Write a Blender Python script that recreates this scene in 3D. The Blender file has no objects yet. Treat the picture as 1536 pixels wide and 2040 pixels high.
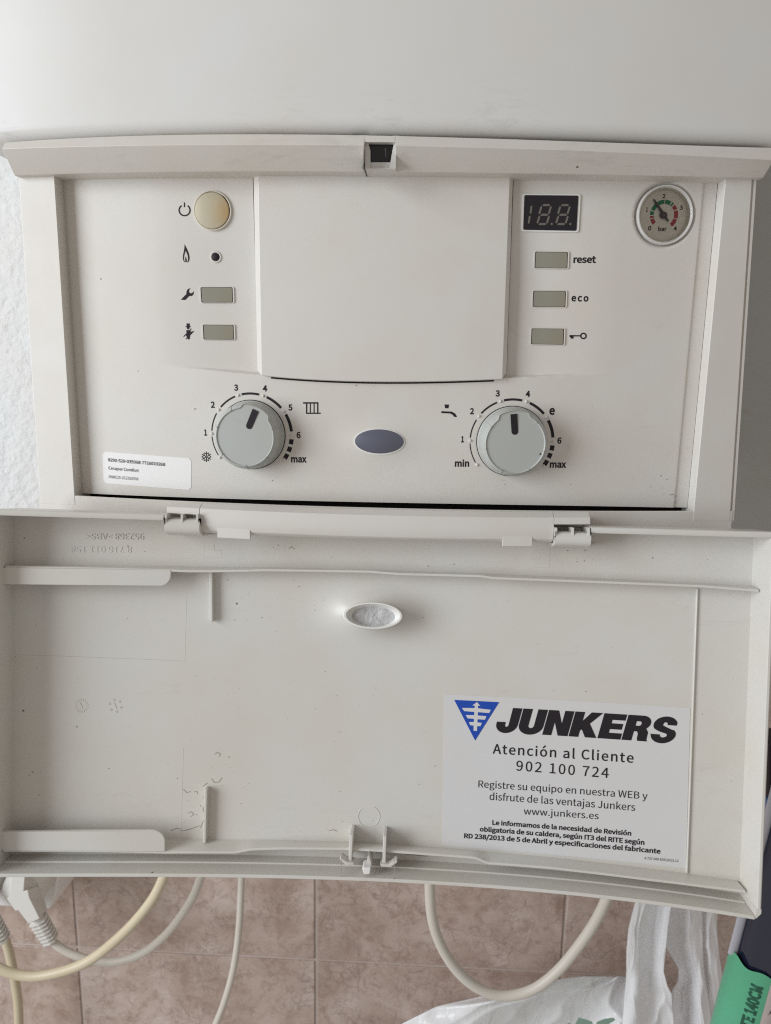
import bpy, bmesh, math, random, os
import numpy as np
from mathutils import Vector, geometry, noise
random.seed(7)
SC = bpy.context.scene
COL = SC.collection
rad = math.radians

# ------------------------------------------------------------------ camera
F_PX, CX, CY = 1550.0, 768.0, 1020.0          # the photograph's 1536 x 2040 frame
CAM = np.array([0.02686833, -0.46710803, -0.00537931])
YAW, PITCH, ROLL = -0.04805147, 0.19840582, 0.01616487
_fw = np.array([math.sin(YAW)*math.cos(PITCH), math.cos(YAW)*math.cos(PITCH), -math.sin(PITCH)])
_r0 = np.array([math.cos(YAW), -math.sin(YAW), 0.0])
_u0 = np.cross(_r0, _fw)
_rt = _r0*math.cos(ROLL) + _u0*math.sin(ROLL)
_up = -_r0*math.sin(ROLL) + _u0*math.cos(ROLL)
cd = bpy.data.cameras.new('camera'); cam = bpy.data.objects.new('camera', cd); COL.objects.link(cam)
from mathutils import Matrix
cam.matrix_world = Matrix(((_rt[0], _up[0], -_fw[0], CAM[0]), (_rt[1], _up[1], -_fw[1], CAM[1]),
                           (_rt[2], _up[2], -_fw[2], CAM[2]), (0, 0, 0, 1)))
cd.sensor_fit = 'VERTICAL'; cd.sensor_height = 24.0; cd.lens = F_PX/2040*24
cd.clip_start = 0.01; cd.clip_end = 50
cd.dof.use_dof = True; cd.dof.focus_distance = 0.462; cd.dof.aperture_fstop = cd.lens/1.9
SC.camera = cam

# ------------------------------------------------------------------ light
w = bpy.data.worlds.new('World'); SC.world = w; w.use_nodes = True
bg = w.node_tree.nodes['Background']
bg.inputs['Color'].default_value = (1.0, 0.945, 0.885, 1); bg.inputs['Strength'].default_value = 0.375
def area(name, loc, target, sx, sy, power, color):
    l = bpy.data.lights.new(name, 'AREA'); l.shape = 'RECTANGLE'; l.size = sx; l.size_y = sy
    l.energy = power; l.color = color
    o = bpy.data.objects.new(name, l); COL.objects.link(o); o.location = loc
    o.rotation_euler = (Vector(target)-Vector(loc)).to_track_quat('-Z', 'Y').to_euler()
    return o
area('window_light', (-1.55, -0.95, 0.20), (0, 0, -0.15), 0.9, 1.3, 32.5, (0.90, 0.95, 1.0))
SC.view_settings.view_transform = 'Standard'; SC.view_settings.look = 'None'
SC.view_settings.exposure = 0.0; SC.view_settings.gamma = 1.0
SC.cycles.filter_width = 1.15
SC.cycles.max_bounces = 8; SC.cycles.use_denoising = False

# ------------------------------------------------------------------ materials
def mat(name, col, rough=.45, spec=.5, metal=0, bump=None, mottle=0, specks=0, coat=0, trans=0, alpha=1,
        stain=None, sss=0):
    m = bpy.data.materials.new(name); m.use_nodes = True; nt = m.node_tree; N = nt.nodes; L = nt.links
    b = N['Principled BSDF']
    b.inputs['Base Color'].default_value = (*col, 1); b.inputs['Roughness'].default_value = rough
    b.inputs['Metallic'].default_value = metal; b.inputs['Specular IOR Level'].default_value = spec
    b.inputs['Coat Weight'].default_value = coat; b.inputs['Coat Roughness'].default_value = .12
    b.inputs['Transmission Weight'].default_value = trans; b.inputs['Alpha'].default_value = alpha
    tc = N.new('ShaderNodeNewGeometry')
    cur = None
    def mix(a_col, b_col, fac):
        x = N.new('ShaderNodeMix'); x.data_type = 'RGBA'
        if isinstance(a_col, tuple): x.inputs[6].default_value = (*a_col, 1)
        else: L.new(a_col, x.inputs[6])
        x.inputs[7].default_value = (*b_col, 1); L.new(fac, x.inputs[0]); return x.outputs[2]
    def nz(scale, detail=4, rg=.6, dist=0, scl=None):
        n = N.new('ShaderNodeTexNoise'); n.inputs['Scale'].default_value = scale
        n.inputs['Detail'].default_value = detail; n.inputs['Roughness'].default_value = rg
        n.inputs['Distortion'].default_value = dist
        if scl:
            mp = N.new('ShaderNodeMapping'); mp.inputs['Scale'].default_value = scl
            L.new(tc.outputs['Position'], mp.inputs[0]); L.new(mp.outputs[0], n.inputs['Vector'])
        else: L.new(tc.outputs['Position'], n.inputs['Vector'])
        return n.outputs['Fac']
    def ramp(src, lo, hi, out=1.0):
        r = N.new('ShaderNodeMapRange'); r.inputs[1].default_value = lo; r.inputs[2].default_value = hi
        r.inputs[4].default_value = out; L.new(src, r.inputs[0]); return r.outputs[0]
    cur = col
    if mottle:
        cur = mix(cur, tuple(c*(1-mottle)*t for c, t in zip(col, (1.02, .99, .95))), ramp(nz(14, 5), .35, .7))
    if stain:
        mask = ramp(nz(60, 8, .7, 1.5, (.35, 1, 1.3)), .60, .76, stain[1])
        cur = mix(cur, stain[0], mask)
    if specks:
        v = N.new('ShaderNodeTexVoronoi'); v.inputs['Scale'].default_value = 95
        L.new(tc.outputs['Position'], v.inputs['Vector'])
        sep = N.new('ShaderNodeSeparateColor'); L.new(v.outputs['Color'], sep.inputs[0])
        th = N.new('ShaderNodeMath'); th.operation = 'MULTIPLY'
        L.new(ramp(v.outputs['Distance'], .085, .05), th.inputs[0])
        L.new(ramp(sep.outputs[0], 1-specks*.5, 1-specks*.5+.02), th.inputs[1])
        cur = mix(cur, (.16, .12, .09), th.outputs[0])
    if not isinstance(cur, tuple): L.new(cur, b.inputs['Base Color'])
    if bump:
        bp = N.new('ShaderNodeBump'); bp.inputs['Strength'].default_value = bump[1]
        bp.inputs['Distance'].default_value = bump[2] if len(bump) > 2 else .0004
        L.new(nz(bump[0], 6, .55), bp.inputs['Height']); L.new(bp.outputs[0], b.inputs['Normal'])
    if bump or mottle:
        r = ramp(nz(35, 4), .3, .7, 1); mr = N.new('ShaderNodeMapRange')
        mr.inputs[3].default_value = rough*.9; mr.inputs[4].default_value = min(1, rough*1.15)
        L.new(r, mr.inputs[0]); L.new(mr.outputs[0], b.inputs['Roughness'])
    return m
DIRT = (.30, .25, .19)
M = {}
M['abs'] = mat('aged_white_plastic', (.69, .668, .632), .42, .45, bump=(900, .12, .0002), mottle=.05, specks=.05, stain=(DIRT, .10))
M['crest'] = mat('grubby_white_plastic', (.68, .65, .605), .42, .45, bump=(900, .12, .0002), mottle=.06, specks=.06, stain=(DIRT, .28))
M['door'] = mat('door_inner_plastic', (.655, .64, .602), .30, .5, bump=(60, .06, .0004), mottle=.05, specks=.10, stain=(DIRT, .16))
M['enamel'] = mat('white_enamel', (.705, .70, .685), .27, .28, bump=(12, .05, .001), mottle=.03, specks=.015)
M['grey'] = mat('grey_knob_plastic', (.46, .48, .465), .36, .45, bump=(1200, .08, .0002), mottle=.05, specks=.08, stain=(DIRT, .12))
M['ink'] = mat('dark_print', (.018, .014, .018), .6, .3)
M['gap'] = mat('dark_gap', (.012, .009, .008), .8, .2)
M['btn'] = mat('greenish_button', (.29, .285, .235), .38, .45, bump=(900, .1, .0002), mottle=.05)
M['pbtn'] = mat('yellowed_button', (.52, .47, .345), .35, .5, mottle=.08)
M['pring'] = mat('yellowed_ring', (.68, .635, .54), .35, .5)
M['screen'] = mat('display_window', (.012, .010, .014), .12, .5)
M['seg'] = mat('unlit_segment', (.16, .145, .125), .5, .3)
M['badge'] = mat('blue_grey_badge', (.115, .12, .16), .24, .6)
M['paper'] = mat('white_sticker', (.86, .85, .84), .35, .4)
M['paper2'] = mat('service_sticker', (.67, .67, .68), .4, .4, mottle=.02)
M['blue'] = mat('blue_print', (.012, .07, .42), .4, .4)
M['red'] = mat('red_print', (.42, .04, .05), .5, .4)
M['green'] = mat('green_print', (.005, .20, .08), .5, .4)
M['dial'] = mat('gauge_dial', (.84, .80, .72), .5, .4)
M['chrome'] = mat('dull_chrome', (.78, .77, .75), .24, .6, metal=.35)
M['black'] = mat('black_catch', (.005, .004, .006), .12, .6)
M['bright'] = mat('clear_plastic_edge', (.80, .79, .76), .3, .5)
M['lens'] = mat('lens_painted_reflections', (.56, .56, .57), .10, .5, bump=(70, .8, .006), mottle=.12, stain=((.36, .36, .37), .6))  # grey mottle and blotches are reflections painted into the pane's colour
def glass(name):
    """thin flat pane: clear straight through, a weak mirror on top"""
    m = bpy.data.materials.new(name); m.use_nodes = True; nt = m.node_tree; N = nt.nodes; L = nt.links
    N.remove(N['Principled BSDF']); t = N.new('ShaderNodeBsdfTransparent'); t.inputs[0].default_value = (.97, .97, .96, 1)
    g = N.new('ShaderNodeBsdfGlossy'); g.inputs['Roughness'].default_value = .04
    f = N.new('ShaderNodeFresnel'); f.inputs[0].default_value = 1.4; x = N.new('ShaderNodeMixShader')
    L.new(f.outputs[0], x.inputs[0]); L.new(t.outputs[0], x.inputs[1]); L.new(g.outputs[0], x.inputs[2]); L.new(x.outputs[0], N['Material Output'].inputs[0])
    return m
M['glass'] = glass('gauge_glass')
M['plaster'] = mat('rough_plaster', (.735, .742, .742), .85, .2, bump=(110, .8, .004), mottle=.03)
M['grout'] = mat('grout', (.60, .52, .48), .9, .2, bump=(300, .4, .001), mottle=.15)
M['cream'] = mat('cream_cable', (.66, .58, .42), .4, .45, specks=.10, mottle=.10, stain=((.30, .2, .1), .25))
M['whitec'] = mat('white_cable', (.66, .62, .56), .4, .45, specks=.03, mottle=.06, stain=((.40, .28, .12), .2))
M['plug'] = mat('white_plug', (.72, .70, .66), .35, .5, specks=.08, stain=(DIRT, .15))
M['socket'] = mat('white_socket', (.91, .90, .89), .3, .5, specks=.02)
M['navy'] = mat('navy_wrapped_pole', (.012, .014, .035), .18, .6, coat=.6, bump=(34, .45, .003))
M['lilac'] = mat('pale_wrapper', (.50, .50, .56), .25, .5, mottle=.1)
M['mint'] = mat('mint_sleeve', (.11, .44, .26), .28, .5, bump=(18, .25, .004), mottle=.08)
M['dkgreen'] = mat('dark_green_print', (.02, .10, .06), .4, .4)
M['label'] = mat('pale_pink_sleeve', (.62, .54, .53), .3, .5, mottle=.08)
M['azure'] = mat('blue_packet', (.02, .12, .40), .3, .5)
M['maroon'] = mat('near_black_packet', (.03, .02, .025), .5, .4)

def bagmat(name, col, tint=.10):
    m = bpy.data.materials.new(name); m.use_nodes = True; nt = m.node_tree; N = nt.nodes; L = nt.links
    b = N['Principled BSDF']; b.inputs['Base Color'].default_value = (*col, 1); b.inputs['Roughness'].default_value = .24
    tr = N.new('ShaderNodeBsdfTranslucent'); tr.inputs[0].default_value = (*col, 1)
    tp = N.new('ShaderNodeBsdfTransparent')
    m1 = N.new('ShaderNodeMixShader'); m1.inputs[0].default_value = tint
    L.new(b.outputs[0], m1.inputs[1]); L.new(tr.outputs[0], m1.inputs[2])
    m2 = N.new('ShaderNodeMixShader'); m2.inputs[0].default_value = .05
    L.new(m1.outputs[0], m2.inputs[1]); L.new(tp.outputs[0], m2.inputs[2])
    L.new(m2.outputs[0], N['Material Output'].inputs[0])
    g = N.new('ShaderNodeNewGeometry'); n = N.new('ShaderNodeTexNoise'); n.inputs['Scale'].default_value = 34
    mp = N.new('ShaderNodeMapping'); mp.inputs['Scale'].default_value = (1, 1, .55)
    L.new(g.outputs['Position'], mp.inputs[0]); L.new(mp.outputs[0], n.inputs['Vector'])
    n.inputs['Detail'].default_value = 3; n.inputs['Distortion'].default_value = .8
    bp = N.new('ShaderNodeBump'); bp.inputs['Strength'].default_value = .6; bp.inputs['Distance'].default_value = .005
    L.new(n.outputs[0], bp.inputs['Height']); L.new(bp.outputs[0], b.inputs['Normal'])
    return m
M['bag'] = bagmat('white_bag_film', (.97, .97, .99))
M['bag2'] = bagmat('grey_white_bag_film', (.90, .90, .91))

def tilemat():
    m = bpy.data.materials.new('marbled_tile'); m.use_nodes = True; nt = m.node_tree; N = nt.nodes; L = nt.links
    b = N['Principled BSDF']; b.inputs['Roughness'].default_value = .38
    g = N.new('ShaderNodeNewGeometry')
    ob = N.new('ShaderNodeObjectInfo'); va = N.new('ShaderNodeVectorMath'); va.operation = 'MULTIPLY_ADD'
    cb = N.new('ShaderNodeCombineXYZ'); L.new(ob.outputs['Random'], cb.inputs[0]); L.new(ob.outputs['Random'], cb.inputs[2])
    L.new(cb.outputs[0], va.inputs[0]); va.inputs[1].default_value = (7, 0, 5); L.new(g.outputs['Position'], va.inputs[2])
    P = va.outputs[0]
    n1 = N.new('ShaderNodeTexNoise'); n1.inputs['Scale'].default_value = 16; n1.inputs['Detail'].default_value = 8
    n1.inputs['Roughness'].default_value = .65; n1.inputs['Distortion'].default_value = .6; L.new(P, n1.inputs['Vector'])
    cr = N.new('ShaderNodeValToRGB'); e = cr.color_ramp.elements
    e[0].position = .34; e[0].color = (.40, .295, .245, 1); e[1].position = .68; e[1].color = (.62, .515, .465, 1)
    x = e.new(.5); x.color = (.51, .40, .34, 1)
    L.new(n1.outputs['Fac'], cr.inputs[0])
    # fine crackle veins
    dn = N.new('ShaderNodeTexNoise'); dn.inputs['Scale'].default_value = 22; dn.inputs['Detail'].default_value = 3; L.new(P, dn.inputs['Vector'])
    dv = N.new('ShaderNodeVectorMath'); dv.operation = 'MULTIPLY_ADD'; dv.inputs[1].default_value = (.05, .05, .05)
    L.new(dn.outputs['Color'], dv.inputs[0]); L.new(P, dv.inputs[2])
    out = cr.outputs[0]
    for sc, amt, wd in ((46, .42, .05), (95, .40, .07)):
        vo = N.new('ShaderNodeTexVoronoi'); vo.feature = 'DISTANCE_TO_EDGE'; vo.inputs['Scale'].default_value = sc
        L.new(dv.outputs[0], vo.inputs['Vector'])
        mr = N.new('ShaderNodeMapRange'); mr.inputs[1].default_value = 0; mr.inputs[2].default_value = wd
        mr.inputs[3].default_value = amt; mr.inputs[4].default_value = 0; L.new(vo.outputs['Distance'], mr.inputs[0])
        n3 = N.new('ShaderNodeTexNoise'); n3.inputs['Scale'].default_value = 30; L.new(P, n3.inputs['Vector'])
        r3 = N.new('ShaderNodeMapRange'); r3.inputs[1].default_value = .42; r3.inputs[2].default_value = .6; L.new(n3.outputs[0], r3.inputs[0])
        mu = N.new('ShaderNodeMath'); mu.operation = 'MULTIPLY'; L.new(mr.outputs[0], mu.inputs[0]); L.new(r3.outputs[0], mu.inputs[1])
        mx = N.new('ShaderNodeMix'); mx.data_type = 'RGBA'; L.new(mu.outputs[0], mx.inputs[0]); L.new(out, mx.inputs[6])
        mx.inputs[7].default_value = (.24, .165, .15, 1); out = mx.outputs[2]
    n4 = N.new('ShaderNodeTexNoise'); n4.inputs['Scale'].default_value = 62; n4.inputs['Detail'].default_value = 6; n4.inputs['Roughness'].default_value = .7
    n4.inputs['Distortion'].default_value = 1.2; L.new(P, n4.inputs['Vector'])
    r4 = N.new('ShaderNodeMapRange'); r4.inputs[1].default_value = .36; r4.inputs[2].default_value = .50; r4.inputs[3].default_value = .55; r4.inputs[4].default_value = 0
    L.new(n4.outputs['Fac'], r4.inputs[0])
    m4 = N.new('ShaderNodeMix'); m4.data_type = 'RGBA'; L.new(r4.outputs[0], m4.inputs[0]); L.new(out, m4.inputs[6]); m4.inputs[7].default_value = (.30, .20, .155, 1)
    L.new(m4.outputs[2], b.inputs['Base Color'])
    return m
M['tile'] = tilemat()

# ------------------------------------------------------------------ surfaces things are measured on
def ray(px, py):
    return _fw + (px-CX)/F_PX*_rt - (py-CY)/F_PX*_up
class Front:
    """front of the boiler: upright, bowed out in the middle; u = x, v = z, h = towards the room"""
    S = .0125
    def __init__(s, h0=0.0): s.h0 = h0
    def relief(s, u, v): return 0.0
    def pt(s, u, v, h=0.0):
        return Vector((u, -(s.S*(1-(u/.19)**2)) - s.h0 - h - s.relief(u, v), v))
    def un(s, px, py, h=0.0):
        d = ray(px, py); y = 0.0
        for _ in range(25):
            t = (y-CAM[1])/d[1]; P = CAM+t*d
            y = -(s.S*(1-(P[0]/.19)**2)) - s.h0 - h - s.relief(P[0], P[2])
        return (P[0], P[2])
class Plane(Front):
    def __init__(s, y): s.y = y
    def pt(s, u, v, h=0.0): return Vector((u, s.y-h, v))
    def un(s, px, py, h=0.0):
        d = ray(px, py); t = (s.y-h-CAM[1])/d[1]; P = CAM+t*d; return (P[0], P[2])
PHI = rad(9.4)
class Door(Front):
    """inner face of the open door, hanging and leaning out; v = up along the door, h = towards the room"""
    B = np.array([0, -.0244, -.110]); UPV = np.array([0, math.sin(PHI), math.cos(PHI)]); NV = np.array([0, -math.cos(PHI), math.sin(PHI)])
    SD = .0155
    def floor(s, u): return -s.SD*(1-(u/.217)**2)
    def pt(s, u, v, h=0.0):
        P = s.B + np.array([u, 0, 0]) + v*s.UPV + (s.floor(u)+s.relief(u, v)+h)*s.NV
        return Vector(P)
    def un(s, px, py, h=0.0):
        d = ray(px, py); w_ = 0.0
        for _ in range(25):
            t = ((s.B-CAM)@s.NV + w_)/(d@s.NV); P = CAM+t*d
            u = P[0]; v = (P-s.B)@s.UPV; w_ = s.floor(u)+s.relief(u, v)+h
        return (u, v)
FR = Front(); 
def sstep(a, b, x):
    t = min(1, max(0, (x-a)/(b-a))); return t*t*(3-2*t)
P0 = Front(-.0095)
KN = [P0.un(501, 866), P0.un(1019, 879)]         # knob centres
GA = P0.un(1324, 428); OV = P0.un(756, 881)
RL = [P0.un(330, 728), P0.un(512, 745)]; RR = [P0.un(1010, 752), P0.un(1200, 744)]
PXL, PXR = P0.un(137, 700)[0], P0.un(153, 700)[0]
PXR0, PXR1 = P0.un(1383, 700)[0], P0.un(1407, 700)[0]
class Panel(Front):
    def __init__(s): s.h0 = -.0095
    def relief(s, u, v):
        h = 0.0
        if u < PXR: h -= .0014*(1-sstep(PXL, PXR, u))
        if u > PXR0-.004: h -= .0010*sstep(PXR0-.004, PXR0-.003, u)
        # scoop beside the cover, above the crease
        if -.14 < u < -.06:
            zl = RL[0][1]+(RL[1][1]-RL[0][1])*(u-RL[0][0])/(RL[1][0]-RL[0][0])
            h -= .0042*sstep(RL[0][0]-.006, RL[1][0]+.004, u)*sstep(zl-.0004, zl+.0008, v)*(1-.5*sstep(.03, .095, v))
        if .06 < u < .135:
            zl = RR[0][1]+(RR[1][1]-RR[0][1])*(u-RR[0][0])/(RR[1][0]-RR[0][0])
            h -= .0042*(1-sstep(RR[0][0]-.004, RR[1][0]+.006, u))*sstep(zl-.0004, zl+.0008, v)*(1-.5*sstep(.03, .095, v))
        r = math.hypot((u-OV[0])/1.9, v-OV[1])
        h += .0026*math.exp(-(r/.0095)**2)
        r = math.hypot(u-GA[0], v-GA[1])
        if r < .024: h -= .0036*(1-sstep(.0158, .0184, r))
        return h
PN = Panel()
OW = None
class DoorR(Door):
    def relief(s, u, v):
        if OW is None: return 0.0
        r = math.hypot((u-OW[0])/1.9, v-OW[1])
        return .0115*math.exp(-(r/.0115)**2)
DR = DoorR(); OW = Door().un(742, 1228, .011)

# ------------------------------------------------------------------ mesh helpers
def setp(o, label=None, cat=None, group=None, kind=None):
    if label: o['label'] = label
    if cat: o['category'] = cat
    if group: o['group'] = group
    if kind: o['kind'] = kind
    return o
def empty(name, loc, label, cat, group=None):
    o = bpy.data.objects.new(name, None); COL.objects.link(o); o.location = loc; o.empty_display_size = .02
    return setp(o, label, cat, group)
def wloc(o):
    v = Vector(o.location)
    while o.parent: o = o.parent; v += o.location
    return v
def link(name, verts, faces, m, parent=None, smooth=True, bevel=0, seg=2, angle=35, mats=None, fmat=None):
    vs = [Vector(v) for v in verts]
    lo = Vector((min(v.x for v in vs), min(v.y for v in vs), min(v.z for v in vs)))
    hi = Vector((max(v.x for v in vs), max(v.y for v in vs), max(v.z for v in vs)))
    c = (lo+hi)/2
    me = bpy.data.meshes.new(name); me.from_pydata([v-c for v in vs], [], faces); me.validate()
    for mm in (mats or [m]): me.materials.append(mm)
    if fmat: me.polygons.foreach_set('material_index', fmat)
    bm = bmesh.new(); bm.from_mesh(me)
    bmesh.ops.remove_doubles(bm, verts=bm.verts, dist=1e-7)
    bmesh.ops.recalc_face_normals(bm, faces=bm.faces); bm.to_mesh(me); bm.free()
    if smooth:
        me.polygons.foreach_set('use_smooth', [True]*len(me.polygons))
        me.set_sharp_from_angle(angle=rad(angle))
    o = bpy.data.objects.new(name, me); COL.objects.link(o)
    if parent: o.parent = parent; o.location = c-wloc(parent)
    else: o.location = c
    if bevel:
        b = o.modifiers.new('bevel', 'BEVEL'); b.width = bevel; b.segments = seg; b.limit_method = 'ANGLE'; b.angle_limit = rad(30)
        b.harden_normals = True
    return o
def sweep(name, m, parent, surf, ts, prof, axis='u', caps=True, closed=True, **k):
    V = []; F = []; n = None
    for t in ts:
        pr = prof(t); n = len(pr)
        for a, h in pr: V.append(surf.pt(t, a, h) if axis == 'u' else surf.pt(a, t, h))
    for i in range(len(ts)-1):
        for j in range(n if closed else n-1):
            j2 = (j+1) % n
            F.append((i*n+j, i*n+j2, (i+1)*n+j2, (i+1)*n+j))
    if caps and closed:
        F.append(tuple(range(n))[::-1]); F.append(tuple((len(ts)-1)*n+j for j in range(n)))
    return link(name, V, F, m, parent, **k)
def lin(a, b, n): return [a+(b-a)*i/(n-1) for i in range(n)]
def curve(surf, h, pts, deg=None):
    """edge of the thing measured through its picture points -> function v(u)"""
    q = sorted(surf.un(x, y, h) for x, y in pts)
    us = [p[0] for p in q]; vs = [p[1] for p in q]
    if deg is None: return (lambda u: float(np.interp(u, us, vs))), us[0], us[-1]
    c = np.polyfit(us, vs, deg); return (lambda u: float(np.polyval(c, u))), us[0], us[-1]
def poly(name, m, parent, surf, loops, h0, h1, uv=False, **k):
    """prism from outline loops (picture points measured on surf at h1, or uv)"""
    if not isinstance(loops[0][0], (tuple, list)): loops = [loops]
    L2 = [[(p if uv else surf.un(p[0], p[1], h1)) for p in lp] for lp in loops]
    flat = [p for lp in L2 for p in lp]
    tris = geometry.tessellate_polygon([[Vector((p[0], p[1], 0)) for p in lp] for lp in L2])
    n = len(flat); V = [surf.pt(p[0], p[1], h1) for p in flat]+[surf.pt(p[0], p[1], h0) for p in flat]
    F = []
    for t in tris: F.append(tuple(t)); F.append(tuple(i+n for i in reversed(t)))
    b = 0
    for lp in L2:
        for i in range(len(lp)):
            j = (i+1) % len(lp); F.append((b+i, b+j, b+j+n, b+i+n))
        b += len(lp)
    k.setdefault('smooth', False)
    return link(name, V, F, m, parent, **k)
def multi(name, m, parent, surf, polys, h0, h1, **k):
    """several separate printed outlines of ONE symbol"""
    V = []; F = []
    for loops in polys:
        if not isinstance(loops[0][0], (tuple, list)): loops = [loops]
        L2 = [[surf.un(p[0], p[1], h1) for p in lp] for lp in loops]
        flat = [p for lp in L2 for p in lp]; n = len(flat); o = len(V)
        V += [surf.pt(p[0], p[1], h1) for p in flat]+[surf.pt(p[0], p[1], h0) for p in flat]
        for t in geometry.tessellate_polygon([[Vector((p[0], p[1], 0)) for p in lp] for lp in L2]):
            F.append(tuple(o+i for i in t)); F.append(tuple(o+n+i for i in reversed(t)))
        b = o
        for lp in L2:
            for i in range(len(lp)):
                j = (i+1) % len(lp); F.append((b+i, b+j, b+j+n, b+i+n))
            b += len(lp)
    k.setdefault('smooth', False)
    return link(name, V, F, m, parent, **k)
def pad(name, m, parent, surf, uvl, h0, h1, dome=0.0, rings=8, **k):
    c = np.mean(np.array(uvl), axis=0); n = len(uvl); V = []; F = []
    V += [surf.pt(p[0], p[1], h0) for p in uvl]
    for i in range(rings):
        t = 1-i/rings
        V += [surf.pt(*(c+(np.array(p)-c)*t), h1+dome*(1-t*t)) for p in uvl]
    V.append(surf.pt(c[0], c[1], h1+dome))
    for i in range(rings):
        for j in range(n): F.append((i*n+j, i*n+(j+1) % n, (i+1)*n+(j+1) % n, (i+1)*n+j))
    for j in range(n): F.append((rings*n+j, rings*n+(j+1) % n, len(V)-1))
    return link(name, V, F, m, parent, **k)
def sheet(name, m, parent, surf, corners, h0, h1, nx=24, ny=8, rc=0, **k):
    """thin label on a bowed surface: TL TR BR BL picture corners"""
    c = [np.array(surf.un(x, y, h1)) for x, y in corners]
    V = []; F = []
    for hh in (h1, h0):
        for j in range(ny+1):
            for i in range(nx+1):
                s, t = i/nx, j/ny
                if rc:   # rounded corners: pull the corner vertices in
                    ss, tt = s, t
                    if (i in (0, nx)) and (j in (0, ny)):
                        ss = s+(rc if i == 0 else -rc); tt = t+(rc if j == 0 else -rc)
                    s, t = ss, tt
                p = (c[0]*(1-s)+c[1]*s)*(1-t)+(c[3]*(1-s)+c[2]*s)*t
                V.append(surf.pt(p[0], p[1], hh))
    W = nx+1; N = W*(ny+1)
    for j in range(ny):
        for i in range(nx):
            a = j*W+i; F.append((a, a+1, a+W+1, a+W)); F.append((a+N, a+W+N, a+W+1+N, a+1+N))
    rim = [i for i in range(nx)]+[j*W+nx for j in range(ny)]+[ny*W+i for i in range(nx, 0, -1)]+[j*W for j in range(ny, 0, -1)]
    for a, b in zip(rim, rim[1:]+rim[:1]): F.append((a, b, b+N, a+N))
    return link(name, V, F, m, parent, **k)
def ring(cx, cy, rx, ry, n=48, a0=0, a1=360, rot=0):
    out = []
    for i in range(n if a1-a0 >= 360 else n+1):
        a = rad(a0+(a1-a0)*i/n); x, y = rx*math.cos(a), ry*math.sin(a); c, s = math.cos(rad(rot)), math.sin(rad(rot))
        out.append((cx+x*c-y*s, cy+x*s+y*c))
    return out
def rrect(c4, r, n=4):
    """rounded rectangle through four uv corners"""
    out = []
    for i in range(4):
        p = np.array(c4[i]); a = np.array(c4[i-1]); b = np.array(c4[(i+1) % 4])
        da = (a-p)/np.linalg.norm(a-p); db = (b-p)/np.linalg.norm(b-p)
        for k_ in range(n+1):
            t = k_/n; q = (1-t)**2*(p+da*r)+2*t*(1-t)*p+t*t*(p+db*r); out.append(tuple(q))
    return out
def tube(name, m, parent, pts, r, n=14, res=10, **k):
    """smooth cable through 3-D points (Catmull-Rom)"""
    P = [np.array(p, float) for p in pts]; P = [2*P[0]-P[1]]+P+[2*P[-1]-P[-2]]; path = []
    for i in range(1, len(P)-2):
        for q in range(res):
            t = q/res
            path.append(.5*((2*P[i])+(-P[i-1]+P[i+1])*t+(2*P[i-1]-5*P[i]+4*P[i+1]-P[i+2])*t*t+(-P[i-1]+3*P[i]-3*P[i+1]+P[i+2])*t**3))
    path.append(P[-2]); V = []; F = []
    up = np.array([0, 1, 0.])
    for i, p in enumerate(path):
        d = path[min(i+1, len(path)-1)]-path[max(i-1, 0)]; d = d/np.linalg.norm(d)
        a = np.cross(d, up); a /= np.linalg.norm(a); b = np.cross(d, a)
        rr = r(i/(len(path)-1)) if callable(r) else r
        for j in range(n):
            t = 2*math.pi*j/n; V.append(p+rr*(math.cos(t)*a+math.sin(t)*b))
    for i in range(len(path)-1):
        for j in range(n): F.append((i*n+j, i*n+(j+1) % n, (i+1)*n+(j+1) % n, (i+1)*n+j))
    F.append(tuple(range(n))); F.append(tuple((len(path)-1)*n+j for j in range(n)))
    return link(name, V, F, m, parent, **k)
def lathe(name, m, parent, surf, c, prof, n=72, rfun=None, **k):
    """turned shape standing on surf at c=(u,v); prof = (radius, height)"""
    o = surf.pt(c[0], c[1], 0); e = 1e-4
    n_ = (surf.pt(c[0]+.01, c[1], 0)-surf.pt(c[0]-.01, c[1], 0)).cross(Vector((0, 0, 1))).normalized()
    if isinstance(surf, Door): n_ = Vector(surf.NV)
    if n_.y > 0: n_ = -n_
    ax = Vector((0, 0, 1)).cross(n_).normalized()*-1; 
    if ax.x < 0: ax = -ax
    ay = n_.cross(ax); 
    if ay.z < 0: ay = -ay
    V = []; F = []
    for i, (r, h) in enumerate(prof):
        for j in range(n):
            t = 2*math.pi*j/n; rr = rfun(i, r, t) if rfun else r
            V.append(o+ax*rr*math.cos(t)+ay*rr*math.sin(t)+n_*h)
    for i in range(len(prof)-1):
        for j in range(n): F.append((i*n+j, i*n+(j+1) % n, (i+1)*n+(j+1) % n, (i+1)*n+j))
    if prof[-1][0] > 0: F.append(tuple((len(prof)-1)*n+j for j in range(n)))
    return link(name, V, F, m, parent, **k), (o, ax, ay, n_)
_font = [None]
def font():
    if _font[0] is None:
        try: _font[0] = bpy.data.fonts.load(os.path.join(bpy.utils.resource_path('LOCAL'), 'datafiles', 'fonts', 'Noto Sans CJK Regular.woff2'))
        except Exception: _font[0] = False
    return _font[0] or None
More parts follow.
